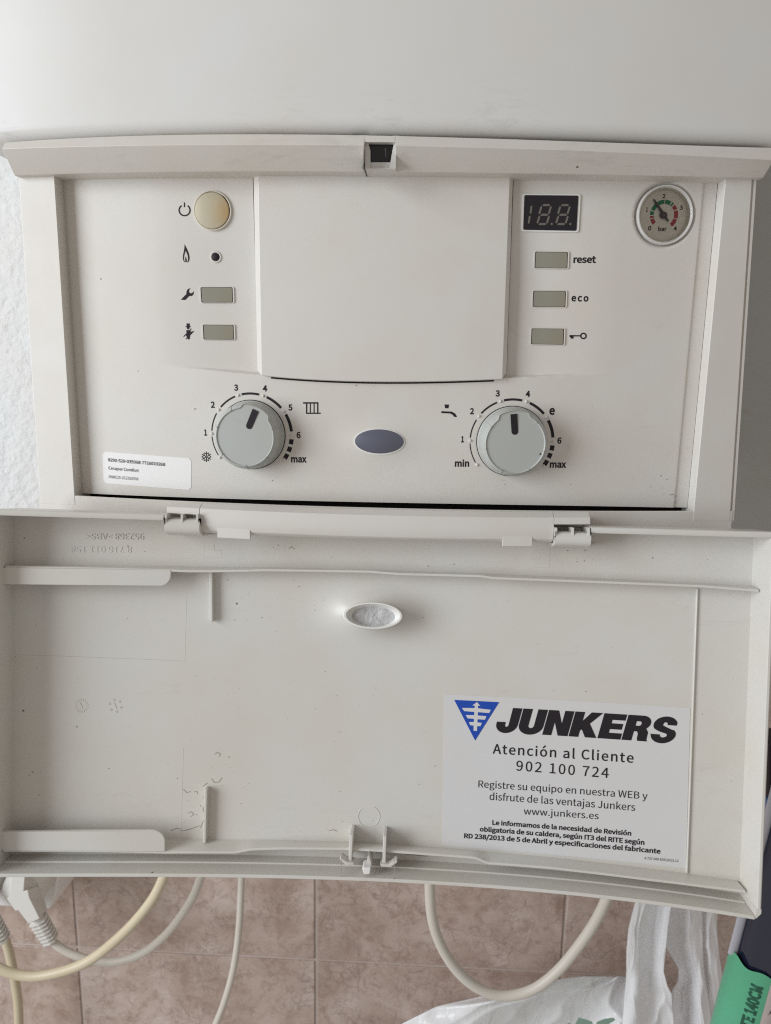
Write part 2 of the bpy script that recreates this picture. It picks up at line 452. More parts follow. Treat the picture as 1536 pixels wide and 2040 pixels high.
def glyphs(s, bold=0, space=1.0):
    c = bpy.data.curves.new('t', 'FONT'); c.body = s; c.offset = bold; c.resolution_u = 3; c.space_character = space
    if font(): c.font = font()
    o = bpy.data.objects.new('t', c); COL.objects.link(o); bpy.context.view_layer.update()
    me = bpy.data.meshes.new_from_object(o)
    vs = [(v.co.x, v.co.y) for v in me.vertices]; fs = [tuple(p.vertices) for p in me.polygons]
    bpy.data.objects.remove(o); bpy.data.meshes.remove(me); bpy.data.curves.remove(c)
    return vs, fs
CAPH = max(y for x, y in glyphs('H')[0])
def text(name, s, m, parent, surf, p0, p1, cap_px=None, bold=0.0, h=.0001, space=1.0, uv=False, shear=0, thick=0, hs=0):
    """lettering from picture point p0 to p1 along its baseline, cap_px = capital height"""
    vs, fs = glyphs(s, bold, space)
    x0 = min(v[0] for v in vs); x1 = max(v[0] for v in vs)
    A = np.array(p0 if uv else surf.un(p0[0], p0[1], h)); Bp = np.array(p1 if uv else surf.un(p1[0], p1[1], h))
    d = (Bp-A)/(x1-x0); pr = np.array([-d[1], d[0]])
    if cap_px:
        if uv: sc = cap_px
        else:
            mx, my = (p0[0]+p1[0])/2, (p0[1]+p1[1])/2
            up = np.array(surf.un(mx, my-cap_px, h))-np.array(surf.un(mx, my, h)); sc = np.linalg.norm(up)
        pr = pr/np.linalg.norm(pr)*sc/(CAPH+2*bold)
    V = []
    for x, y in vs:
        q = A+d*(x-x0+shear*y)+pr*(y+bold); V.append(surf.pt(q[0], q[1], h))
    F = list(fs)
    if thick:
        n = len(V)
        for x, y in vs:
            q = A+d*(x-x0)+pr*(y+bold); V.append(surf.pt(q[0], q[1], h-thick))
        from collections import Counter
        ed = Counter()
        for f in fs:
            for a, b in zip(f, f[1:]+f[:1]): ed[frozenset((a, b))] += 1
        for f in fs:
            for a, b in zip(f, f[1:]+f[:1]):
                if ed[frozenset((a, b))] == 1: F.append((a, b, b+n, a+n))
    return link(name, V, F, m, parent, smooth=False)

# ------------------------------------------------------------------ SETTING: wall, tiles
YW = .33
WP = Plane(YW)
def box(lo, hi):
    x0, y0, z0 = lo; x1, y1, z1 = hi
    return ([(x0, y0, z0), (x1, y0, z0), (x1, y1, z0), (x0, y1, z0), (x0, y0, z1), (x1, y0, z1), (x1, y1, z1), (x0, y1, z1)],
            [(0, 1, 2, 3), (4, 5, 6, 7), (0, 1, 5, 4), (1, 2, 6, 5), (2, 3, 7, 6), (3, 0, 4, 7)])
v, f = box((-1.3, YW+.0018, -1.2), (1.0, YW+.10, 1.0))
wall = link('wall', v, f, M['grout'], smooth=False); setp(wall, kind='structure')
TILE_TOP = -.311
# plaster coat: a sheet with real lumps
V = []; F = []; nx, nz = 230, 130
for j in range(nz+1):
    for i in range(nx+1):
        x = -1.3+2.3*i/nx; z = TILE_TOP+.002+(1.0-TILE_TOP)*j/nz
        n = noise.fractal(Vector((x*52, 3, z*52)), 1, 2, 3)
        V.append((x, YW-.0010-.0016*n, z))
for j in range(nz):
    for i in range(nx):
        a = j*(nx+1)+i; F.append((a, a+1, a+nx+2, a+nx+1))
o = link('plaster', V, F, M['plaster'], wall, angle=180); 
M['slab'] = mat('grey_marbled_facing', (.43, .432, .42), .45, .4, bump=(30, .15, .002), mottle=.06, stain=((.26, .215, .175), .35))
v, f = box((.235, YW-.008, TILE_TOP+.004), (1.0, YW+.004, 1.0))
link('added_grey_facing', v, f, M['slab'], wall, smooth=False, bevel=.001)  # facing added over the plaster: a darker, streaked grey stretch of wall
tile_me = None
TW, TH, G = .2888, .2000, .0032
ti = 0
xs = -.0857-4*TW
for r in range(4):
    for c in range(7):
        x0 = xs+c*TW; z1 = -.7117-.2*(r-2)
        if z1-.2 < -1.2 or x0 > .95: continue
        v, f = box((x0+G/2, YW, z1-TH+G/2), (x0+TW-G/2, YW+.006, z1-G/2))
        if tile_me is None:
            t = link('tile', v, f, M['tile'], wall, smooth=False, bevel=.0012); tile_me = t
        else:
            t = tile_me.copy(); COL.objects.link(t); t.parent = wall
            t.location = Vector(((2*x0+TW)/2, YW+.003, z1-TH/2))-wloc(wall)

# ------------------------------------------------------------------ BOILER
boiler = empty('gas_boiler', (0, .15, -.105), 'white wall boiler with its control panel door hanging open', 'boiler')
# upper casing, front rolled back at the foot
CSF, cu0, cu1 = curve(FR, .010, [(0, 270), (180, 257), (390, 250), (768, 250), (1150, 255), (1536, 272)], 3)
def casing_prof(u):
    z = CSF(u)-.001; pr = [(z+.30, .016), (z+.05, .014)]
    for i in range(9):
        a = i/8*math.pi/2; pr.append((z+.0045-.0075*math.sin(a)*1.0, .0125-.0075*(1-math.cos(a))*1.1))
    pr += [(z-.003, -.02), (z-.003, -.335), (z+.30, -.335)]
    return pr
us = lin(-.232, .228, 90)
def clampw(fn):
    return fn
sweep('casing', M['enamel'], boiler, FR, us, casing_prof, angle=60)
v, f = box((-.205, .032, -.112), (.203, .325, .112))
link('back_case', v, f, M['enamel'], boiler, smooth=False)
# crest moulding
cT, a0, a1 = curve(FR, .012, [(5, 286), (180, 274), (390, 268), (768, 274), (1150, 281), (1536, 296)], 3)
cM, _, _ = curve(FR, .0155, [(10, 298), (180, 291), (390, 289), (768, 293), (1150, 299), (1536, 320)], 3)
cB, _, _ = curve(FR, .004, [(35, 349), (200, 346), (420, 342), (768, 341), (1024, 346), (1420, 353), (1505, 353)], 3)
xl, xr = FR.un(6, 290, .015)[0], FR.un(1535, 300, .015)[0]
LX0, LX1 = FR.un(726, 300, .012)[0], FR.un(788, 300, .012)[0]
def crest_prof(u, cut=False):
    t, mm, b = cT(u), cM(u), cB(u)
    pr = [(t+.0015, -.015), (t+.0002, .0125), (mm, .0165), (b+.0005, .0055), (b-.0002, .0045), (b-.0004, -.015)]
    return pr
lz1 = FR.un(757, 284, .014)[1]
def crest_cut(u):
    t, mm, b = cT(u), cM(u), cB(u)
    return [(t+.0015, -.015), (t+.0002, .0125), (lz1, .0150), (lz1-.0005, -.004), (lz1-.0006, -.010), (lz1-.001, -.015)]
crest = sweep('crest_moulding', M['crest'], boiler, FR, lin(xl, LX0, 50), crest_prof, bevel=.0005)
crest2 = sweep('crest_moulding', M['crest'], boiler, FR, lin(LX0, LX1, 8), crest_cut, bevel=.0003)
crest3 = sweep('crest_moulding', M['crest'], boiler, FR, lin(LX1, xr+.002, 50), crest_prof, bevel=.0005)
# latch receptacle in the crest: back, cheeks, lower lip, black catch
latch = poly('latch_receptacle', M['abs'], boiler, FR, [(727, 336), (727, 282), (733, 282), (738, 300), (738, 334), (776, 334), (781, 304), (785, 282), (790, 282), (789, 336)], -.012, .0125, bevel=.0003)
poly('latch_lip', M['bright'], latch, FR, [(733, 331), (736, 322), (778, 322), (783, 331), (784, 338), (732, 338)], .002, .0100, bevel=.0004)
poly('latch_back', M['gap'], latch, FR, [(728, 282), (787, 282), (787, 338), (728, 338)], -.014, -.009)
cat_ = poly('latch_catch', M['black'], latch, FR, [(733, 290), (737, 286), (780, 286), (785, 292), (784, 323), (734, 323)], -.009, .0105, bevel=.0012, seg=3)
poly('latch_catch_ridge', M['black'], latch, FR, [(736, 291), (740, 291), (740, 320), (736, 320)], .009, .0120, bevel=.0008, seg=3)
poly('latch_catch_ridge', M['black'], latch, FR, [(766, 290), (774, 290), (775, 319), (767, 319)], .009, .0130, bevel=.0014, seg=3)
# bezel: one frame of left, right and bottom members, chamfered at the opening
OB, _, _ = curve(FR, 0, [(148, 988), (335, 998), (560, 1007), (800, 1014), (1170, 1019), (1383, 1019)], 3)
L_in = [FR.un(107, 346), FR.un(148, 988)]; R_in = [FR.un(1447, 353), FR.un(1383, 1019)]
L_out = [FR.un(35, 350), FR.un(78, 1000)]; R_out = [FR.un(1509, 350), FR.un(1462, 1058)]
def at_v(p, q, v_): return p[0]+(q[0]-p[0])*(v_-p[1])/(q[1]-p[1])
def joined(name, m, parent, parts, **k):
    """several swept members of one moulding in one mesh"""
    objs = [p for p in parts]; V = []; F = []
    for o_ in objs:
        b = len(V); off = wloc(o_)
        V += [v_.co+off for v_ in o_.data.vertices]; F += [tuple(b+i for i in p_.vertices) for p_ in o_.data.polygons]
    for o_ in objs:
        me = o_.data; bpy.data.objects.remove(o_); bpy.data.meshes.remove(me)
    return link(name, V, F, m, parent, **k)
joined('crest_moulding', M['crest'], boiler, [crest, crest2, crest3], bevel=.0004)
boiler.children[-1].name = 'crest_moulding'
vs_ = lin(-.1000, .0965, 40)
lp = sweep('t', M['abs'], boiler, FR, vs_, lambda v_: [(at_v(*L_out, v_), -.03), (at_v(*L_out, v_), -.0015), (at_v(*L_out, v_)+.0012, 0),
      (at_v(*L_in, v_), 0), (at_v(*L_in, v_)+.0003, -.0010), (at_v(*L_in, v_)+.0006, -.0105), (at_v(*L_in, v_)+.0006, -.03)], axis='v')
rp = sweep('t', M['abs'], boiler, FR, vs_, lambda v_: [(at_v(*R_in, v_)-.0006, -.03), (at_v(*R_in, v_)-.0006, -.0105), (at_v(*R_in, v_)-.0003, -.0010), (at_v(*R_in, v_), 0),
      (at_v(*R_out, v_)-.0032, 0), (at_v(*R_out, v_)-.0028, -.0016), (at_v(*R_out, v_)-.0018, -.0018), (at_v(*R_out, v_)-.0014, -.0006), (at_v(*R_out, v_)-.0002, -.0006), (at_v(*R_out, v_), -.0010), (at_v(*R_out, v_), -.03)], axis='v')
xl2, xr2 = at_v(*L_out, -.107), at_v(*R_out, -.107)-.0020
bp_ = sweep('t', M['abs'], boiler, FR, lin(xl2, xr2, 80), lambda u: [(-.1088, -.03), (-.1088, -.0002), (OB(u), -.0002), (OB(u)+.0002, -.0006), (OB(u)+.0001, -.0018), (OB(u)-.013, -.0020), (OB(u)-.0145, -.03)])
bezel = joined('bezel_frame', M['abs'], boiler, [lp, rp, bp_], bevel=.0004, angle=14)
# dark hollow behind the panel
v, f = box((-.198, .0145, -.105), (.196, .0165, .100))
hollow = sweep('panel_hollow', M['gap'], boiler, FR, lin(-.196, .194, 30), lambda u: [(-.104, -.021), (-.104, -.023), (.098, -.023), (.098, -.021)])
# control panel
PB, _, _ = curve(P0, 0, [(164, 983), (390, 990), (560, 998), (800, 1002), (1150, 1007), (1365, 1012)], 3)
PTv = .098
pl_ = [P0.un(123, 346), P0.un(161, 984)]; pr_ = [P0.un(1432, 352), P0.un(1370, 1013)]
nx, nz = 560, 290
# columns denser at the steps
V = []; F = []
for j in range(nz+1):
    t = j/nz
    for i in range(nx+1):
        s = i/nx
        vt = PTv; ub = pl_[1][0]*(1-s)+pr_[1][0]*s
        vb = PB(ub); vv = vb+(vt-vb)*t
        ul = at_v(pl_[0], pl_[1], vv); ur = at_v(pr_[0], pr_[1], vv); uu = ul+(ur-ul)*s
        V.append(PN.pt(uu, vv))
W = nx+1
for j in range(nz):
    for i in range(nx):
        a = j*W+i; F.append((a, a+1, a+W+1, a+W))
# thickness: turn the rim back
rim = [i for i in range(nx)]+[j*W+nx for j in range(nz)]+[nz*W+i for i in range(nx, 0, -1)]+[j*W for j in range(nz, 0, -1)]
b = len(V)
for a in rim: V.append(V[a]+Vector((0, .004, 0)))
for k_ in range(len(rim)):
    k2 = (k_+1) % len(rim); F.append((rim[k_], rim[k2], b+k2, b+k_))
panel = link('control_panel', V, F, M['abs'], boiler, angle=40)
# raised cover in the middle
def cover_patch():
    PC = Front(-.0095)
    oL = [PC.un(505, 344), PC.un(513, 738)]; iL = [PC.un(514, 342, .0035), PC.un(521, 748, .0035)]
    iR = [PC.un(1016, 346, .0035), PC.un(1001, 755, .0035)]; oR = [PC.un(1022, 349), PC.un(1009, 741)]
    cb, _, _ = curve(PC, .0035, [(521, 748), (600, 755), (770, 760), (900, 759), (1001, 755)], 3)
    cols = []
    cols.append((oL[0][0], oL[0][1]+.006, oL[1][0], oL[1][1], -.004)); cols.append((oL[0][0], oL[0][1]+.006, oL[1][0], oL[1][1], .0006))
    n = 60
    for i in range(n+1):
        s = i/n; ut = iL[0][0]*(1-s)+iR[0][0]*s; ub = iL[1][0]*(1-s)+iR[1][0]*s
        cols.append((ut, .0985, ub, cb(ub), .0035))
    cols.append((oR[0][0], oR[0][1]+.006, oR[1][0], oR[1][1], .0006)); cols.append((oR[0][0], oR[0][1]+.006, oR[1][0], oR[1][1], -.004))
    V = []; F = []; R = 24
    for c in cols:
        for r in range(R+1):
            t = r/R; V.append(PC.pt(c[0]*(1-t)+c[2]*t, c[1]*(1-t)+c[3]*t, c[4]))
        V.append(PC.pt(c[2], c[3]-.0, -.004))
    W = R+2
    for i in range(len(cols)-1):
        for r in range(W-1): a = i*W+r; F.append((a, a+1, a+W+1, a+W))
    o = link('service_cover', V, F, M['abs'], boiler, angle=20, bevel=.0004)
    # the dark joint round it
    g = .0004
    gl = [(oL[0][0]-g, .098), (oL[0][0]-g, .09), (oL[1][0]-g*1.2, oL[1][1])]
    # joint runs on the panel surface
    def strip(name, pts, wd):
        V = []; F = []
        for i, (u, v_) in enumerate(pts):
            a = np.array(pts[max(0, i-1)]); b_ = np.array(pts[min(len(pts)-1, i+1)]); d = (b_-a)/np.linalg.norm(b_-a); n_ = np.array([-d[1], d[0]])*wd/2
            for s in (-1, 1): V.append(PN.pt(u+s*n_[0], v_+s*n_[1], .0002))
        for i in range(len(pts)-1): F.append((2*i, 2*i+1, 2*i+3, 2*i+2))
        return link(name, V, F, M['gap'], boiler, smooth=False)
    strip('cover_joint', [(oL[0][0]*(1-t)+oL[1][0]*t-.0003, oL[0][1]*(1-t)+oL[1][1]*t) for t in lin(0, 1, 30)], .0010)
    strip('cover_joint', [(oR[0][0]*(1-t)+oR[1][0]*t+.0002, oR[0][1]*(1-t)+oR[1][1]*t) for t in lin(0, 1, 30)], .0008)
    strip('cover_joint', [(u, cb(u)-.0009) for u in lin(PC.un(540, 750)[0], PC.un(984, 756)[0], 50)], .0009)
cover_patch()

# --- symbols and lettering printed on the panel
HI = .00012
def cr1(x, y, x0, y0, k): return (x0+x/k, y0+y/k)
def sym(name, polys, x0, y0, k):
    pp = []
    for lp in polys:
        if isinstance(lp[0][0], (tuple, list)): pp.append([[cr1(x, y, x0, y0, k) for x, y in l2] for l2 in lp])
        else: pp.append([cr1(x, y, x0, y0, k) for x, y in lp])
    return multi(name, M['ink'], panel, PN, pp, -.0002, HI)
K1 = 1536/140
def arcband(cx, cy, r0, r1, a0, a1, n=24):
    o_ = [(cx+r1*math.cos(rad(a)), cy+r1*math.sin(rad(a))) for a in lin(a0, a1, n)]
    i_ = [(cx+r0*math.cos(rad(a)), cy+r0*math.sin(rad(a))) for a in lin(a1, a0, n)]
    return o_+i_
sym('power_symbol', [arcband(303, 535, 104, 134, -57, 237, 40), [(287, 365), (313, 365), (313, 470), (287, 470)]], 340, 370, K1)
sym('flame_symbol', [[(302, 1278), (318, 1310), (350, 1370), (385, 1450), (405, 1520), (412, 1580), (405, 1630), (385, 1665), (362, 1678), (355, 1672), (375, 1640), (380, 1590), (370, 1520), (345, 1460), (325, 1420), (308, 1470), (294, 1530), (288, 1590), (295, 1640), (318, 1672), (300, 1670), (275, 1630), (265, 1580), (272, 1500), (290, 1420), (300, 1350)],
                     [(325, 1545), (340, 1580), (352, 1640), (345, 1668), (322, 1668), (315, 1620)]], 340, 370, K1)
sym('wrench_symbol', [[(220, 408), (340, 285), (345, 235), (362, 190), (395, 162), (435, 160), (402, 190), (400, 230), (415, 260), (445, 268), (475, 255), (500, 225), (505, 255), (495, 290), (470, 318), (435, 328), (405, 325), (318, 412)]], 340, 560, K1)
sym('chimney_sweep_symbol', [[(345, 925), (417, 925), (415, 980), (438, 990), (436, 1003), (412, 1008), (408, 1035), (390, 1055), (370, 1055), (355, 1035), (350, 1008), (326, 1003), (326, 990), (348, 980)],
                             [(340, 1072), (412, 1070), (440, 1035), (456, 1040), (428, 1085), (438, 1105), (470, 1100), (492, 1088), (510, 1098), (470, 1140), (425, 1185), (415, 1270), (375, 1275), (365, 1250), (330, 1275), (328, 1265), (355, 1225), (325, 1180), (285, 1225), (275, 1215), (300, 1180), (345, 1140)]], 340, 560, K1)
K2 = 540/1536
sym('key_symbol', [[(394, 1159), (456, 1160), (456, 1167), (417, 1167), (417, 1179), (400, 1179), (400, 1170), (394, 1170)], [ring(473, 1164, 19, 19, 28), ring(473, 1164, 11, 11, 28)]], 996, 260, 1536/540)
K3 = 1536/640
sym('radiator_symbol', [[(105, 243), (178, 243), (178, 294), (189, 294), (189, 299), (120, 299), (120, 250), (105, 250)]][:0] + [
    [(105, 243), (178, 243), (178, 250), (105, 250)], [(119, 250), (125, 250), (125, 299), (119, 299)], [(137, 250), (142, 250), (142, 293), (137, 293)],
    [(155, 250), (160, 250), (160, 293), (155, 293)], [(172, 250), (178, 250), (178, 293), (172, 293)], [(125, 293), (189, 293), (189, 299), (125, 299)]], 560, 700, K3)
sym('tap_symbol', [[(781, 254), (803, 254), (800, 272), (784, 272)], [(766, 286), (815, 288), (832, 297), (841, 313), (828, 314), (820, 303), (808, 297), (766, 295)]], 560, 700, K3)
text('lettering', 'reset', M['ink'], panel, PN, (1142, 524), (1187, 524), 14.5, .014)
text('lettering', 'eco', M['ink'], panel, PN, (1138, 600.5), (1172, 601), 14.5, .014, space=1.12)

# --- buttons
def button(px4, m=M['btn'], rise=.0008, label=None):
    """px4: TL TR BR BL"""
    c4 = [PN.un(x, y, .0005) for x, y in px4]; c = np.mean(c4, axis=0)
    gr = lambda k_: [tuple(c+(np.array(p)-c)*(1+k_/np.linalg.norm(np.array(p)-c))) for p in c4]
    rm = poly('push_button', M['abs'], boiler, PN, [rrect(gr(.0013), .0012), rrect(gr(.0005), .0008)], -.002, .0007, uv=True, bevel=.0003)
    gp = poly('button_gap', M['gap'], rm, PN, rrect(gr(.0007), .0008), -.001, .00005, uv=True)
    bt = poly('button_cap', m, rm, PN, rrect(c4, .0009), -.001, .0001+rise*.6, uv=True, bevel=.0007, seg=3, smooth=True)
    
    if label: rm['label'] = label
    return rm
button([(401, 573), (462, 573), (463, 602), (403, 602)], label='grey green push button beside the wrench symbol')
button([(406, 647.5), (464, 648), (465, 676), (407, 675.5)], label='grey green push button beside the chimney sweep symbol')
button([(1068, 502), (1130, 503), (1129, 534), (1066.5, 533)], label='grey green push button beside the word reset')
button([(1064, 580), (1126, 580.5), (1125, 611), (1062.5, 610.5)], label='grey green push button beside the word eco')
button([(1060.5, 655), (1122.5, 655.5), (1121.5, 686), (1059.5, 685)], label='grey green push button beside the key symbol')
# power button: yellowed disc in a thin ring
pc = PN.un(424, 420)
def disc(name, m, parent, c, prof, **k): return lathe(name, m, parent, PN, c, prof, **k)[0]
pring = disc('power_button', M['pring'], boiler, pc, [(.0111, -.003), (.0111, .0010), (.0108, .0013), (.0104, .0012), (.0103, -.002)], n=64)
pring['label'] = 'round yellowed power button'
disc('button_gap', M['gap'], pring, pc, [(.0105, -.002), (.0105, .0002)], n=48)
bm_, fr = lathe('button_cap', M['pbtn'], pring, PN, (pc[0]-.0002, pc[1]-.0001), [(.0101, -.002), (.0101, .0012), (.0097, .0018), (.007, .0024), (.003, .0027), (0, .0027)], n=64)
# indicator lamp
ic = PN.un(430, 512)
il = disc('indicator_lamp', M['abs'], boiler, ic, [(.0034, -.001), (.0034, .0003), (.0030, .0007), (.0025, .0006), (.0024, -.001)], n=40)
disc('lamp_lens', M['ink'], il, ic, [(.0022, -.001), (.0022, .0006), (.0016, .0010), (0, .0011)], n=32)
# display
dc = [PN.un(x, y, .0005) for x, y in [(1044.5, 389), (1152, 390), (1148, 460), (1042, 458)]]
dm = np.mean(dc, axis=0)
gr = lambda k_: [tuple(dm+(np.array(p)-dm)*(1+k_/np.linalg.norm(np.array(p)-dm))) for p in dc]
disp = poly('digital_display', M['bright'], boiler, PN, rrect(gr(.0016), .0016), -.002, .0008, uv=True, bevel=.0004)
disp['label'] = 'unlit black digital display'
poly('display_window', M['screen'], disp, PN, rrect(dc, .0009), -.001, .0011, uv=True)
KD = 150/1536
def dpx(x, y): return (1020+x*KD, 370+y*KD)
def segs(x0, y0, y1, y2, dx, wd):
    """slanted seven-segment figure: top-left x0 at y0, middle y1, bottom y2"""
    sl = -.20
    def X(x, y): return x+(y-y0)*sl
    L_ = []
    t = 25
    for (ya, yb) in ((y0, y1), (y1, y2)):
        for xx in (x0, x0+dx):
            a, b_ = ya+30, yb-22
            L_.append([(X(xx, a)-t+8, a+16), (X(xx, a)+6, a-18), (X(xx, a)+t, a+10), (X(xx, b_)+t-6, b_-14), (X(xx, b_), b_+12), (X(xx, b_)-t, b_-8)])
    for yy in (y0, y1, y2):
        L_.append([(X(x0+35, yy)-14, yy+2), (X(x0+50, yy), yy-22), (X(x0+dx-30, yy), yy-22), (X(x0+dx-16, yy), yy), (X(x0+dx-36, yy), yy+22), (X(x0+38, yy)-6, yy+22)])
    return L_
SG = segs(598, 395, 592, 782, 195, 0)
def seg_obj(name, loops): return multi(name, M['seg'], disp, PN, [[dpx(*p) for p in lp] for lp in loops], .0009, .00125)
one = [[(395, 405), (418, 410), (400, 560), (375, 575), (360, 560), (375, 430)], [(365, 608), (383, 615), (362, 755), (335, 775), (322, 762), (340, 630)]]
for q in one: seg_obj('digit_segment', [q])
for q in SG: seg_obj('digit_segment', [q])
for q in SG: seg_obj('digit_segment', [[(x+383, y) for x, y in q]])
for cx in (810, 1190): seg_obj('digit_segment', [ring(cx, 780, 22, 24, 16)])
# pressure gauge
g0 = GA
rimo = disc('pressure_gauge', M['chrome'], boiler, g0, [(.0162, -.001), (.0162, .0036), (.0158, .0044), (.0152, .0043), (.0148, .0034), (.0147, .0001)], n=96)
rimo['label'] = 'small round pressure gauge reading in bar'
disc('gauge_inner_ring', M['dial'], rimo, g0, [(.0147, .0026), (.0144, .0028), (.0139, .0020), (.0138, .0002)], n=96)
disc('dial_face', M['dial'], rimo, g0, [(.0146, .0001), (0.0146, .0004), (0, .0004)], n=64)
class GS(Front):  # dial plane: flat, at the gauge's recessed face
    def __init__(s):
        s.o = PN.pt(*g0)
        n_ = (PN.pt(g0[0]+.01, g0[1])-PN.pt(g0[0]-.01, g0[1])).cross(Vector((0, 0, 1))).normalized()
        if n_.y > 0: n_ = -n_
        s.n = n_; s.ax = Vector((0, 0, 1)).cross(n_).normalized()
        if s.ax.x < 0: s.ax = -s.ax
    def pt(s, u, v, h=0): return s.o+s.ax*u+Vector((0, 0, v))+s.n*(h+.0004)
    def un(s, px, py, h=0):
        d = Vector(ray(px, py)); o_ = s.o+s.n*(h+.0004); C = Vector(CAM)
        t = (o_-C).dot(s.n)/d.dot(s.n); P = C+d*t-o_; return (P.dot(s.ax), P.z)
GD = GS()
KG = 140/1536
def gp(x, y): return (1260+x*KG, 350+y*KG)
gc = np.array(GD.un(*gp(688, 858))); Rg0 = .00655; Rg1 = .0086
def gauge_arc(m, a0, a1, r0=.0075, r1=.0098):
    pts = [(gc[0]+r1*math.cos(rad(a)), gc[1]+r1*math.sin(rad(a))) for a in lin(a0, a1, 12)]+[(gc[0]+r0*math.cos(rad(a)), gc[1]+r0*math.sin(rad(a))) for a in lin(a1, a0, 12)]
    poly('scale_band', m, rimo, GD, pts, 0, .00012, uv=True)
ra, rb = GD.un(*gp(688, 615)), GD.un(*gp(688, 525))
r0g, r1g = ra[1]-gc[1], rb[1]-gc[1]
r0r = r0g+.0002
for m_, a0, a1 in ((M['red'], 222, 199), (M['red'], 195, 186), (M['green'], 181, 166), (M['green'], 161, 93), (M['green'], 89, 63), (M['green'], 58, 50), (M['red'], 44, 25), (M['red'], 20, -13), (M['red'], -17, -50)):
    gauge_arc(m_, a0, a1, r0g, r1g)
for s_, x0, x1, y in (('0', 338, 410, 1195), ('1', 295, 335, 785), ('2', 650, 722, 493), ('3', 1030, 1100, 745), ('4', 900, 970, 1200), ('bar', 560, 745, 1213)):
    text('lettering', s_, M['ink'], rimo, GD, gp(x0, y), gp(x1, y), 8.6, .012, h=.0001)
M['needle'] = mat('dark_needle', (.07, .055, .06), .5, .4)
ndl = poly('gauge_needle', M['needle'], rimo, GD, [gp(*p) for p in [(456, 520), (484, 508), (690, 800), (803, 988), (775, 1003), (662, 870)]], .0008, .0013)
poly('needle_hub', M['needle'], rimo, GD, [gp(*p) for p in ring(688, 858, 76, 76, 28)], .0005, .0018, bevel=.0003)
poly('needle_pin', M['seg'], rimo, GD, [gp(*p) for p in ring(692, 855, 26, 26, 16)], .0015, .0021)
disc('gauge_glass', M['glass'], rimo, g0, [(.0144, .0026), (.0144, .0031), (.010, .0034), (.005, .0036), (0, .00365)], n=48)
# oval badge
ob = [PN.un(x, y, .0004) for x, y in ring(755.5, 880, 51, 26.5, 72, rot=1)]
ob2 = [PN.un(x, y, .0009) for x, y in ring(755.5, 879.5, 48.5, 24, 72, rot=1)]
badge = pad('oval_badge', M['bright'], boiler, PN, ob, -.001, .0004)
pad('badge_face', M['badge'], badge, PN, ob2, 0, .0007, .0012)

# --- knobs with their printed scales
def knob_scale(c, words, lab):
    root = None
    # the arcs grow thicker clockwise
    R = .0247
    spec = [(212, 184, .00055), (176, 150, .0007), (139, 113, .0010), (103, 78, .0013), (67, 42, .0015), (31, 6, .0018)]
    ticks = [(-5, -12, .0026), (-16, -23, .0026), (-27, -34.5, .0026)]
    for a0, a1, wd in spec+ticks:
        pts = [(c[0]+(R+wd/2)*math.cos(rad(a)), c[1]+(R+wd/2)*math.sin(rad(a))) for a in lin(a0, a1, 12)]+[(c[0]+(R-wd/2)*math.cos(rad(a)), c[1]+(R-wd/2)*math.sin(rad(a))) for a in lin(a1, a0, 12)]
        poly('scale_arc', M['ink'], panel, PN, pts, -.0002, HI, uv=True)
    for k_ in range(8):
        a = rad(216-36*k_); p = (c[0]+R*math.cos(a), c[1]+R*math.sin(a))
        disc('raised_dot', M['abs'], panel, p, [(.0010, -.0005), (.0009, .0004), (.0006, .0008), (0, .0010)], n=16)
    for s_, x0, x1, y, cap in words:
        text('lettering', s_, M['ink'], panel, PN, (x0, y), (x1, y), cap, .015)
w1 = [('1', 407, 412.5, 868, 12.5), ('2', 420, 428, 812.5, 12.5), ('3', 466.5, 474.5, 778.5, 12.5), ('4', 523.5, 532.5, 780, 12.5), ('5', 574.5, 582.5, 818, 12.5), ('6', 591, 599, 873, 12.5), ('max', 580, 611, 921.5, 14)]
w2 = [('min', 906, 934.5, 930, 14), ('1', 918.5, 924, 881.5, 12.5), ('2', 936, 944, 825.5, 12.5), ('3', 987, 995.5, 790, 12.5), ('4', 1047, 1056, 791, 12.5), ('e', 1094, 1105, 826.5, 18), ('6', 1110, 1118.5, 884, 12.5), ('max', 1095, 1128, 932, 14)]
knob_scale(KN[0], w1, ''); knob_scale(KN[1], w2, '')
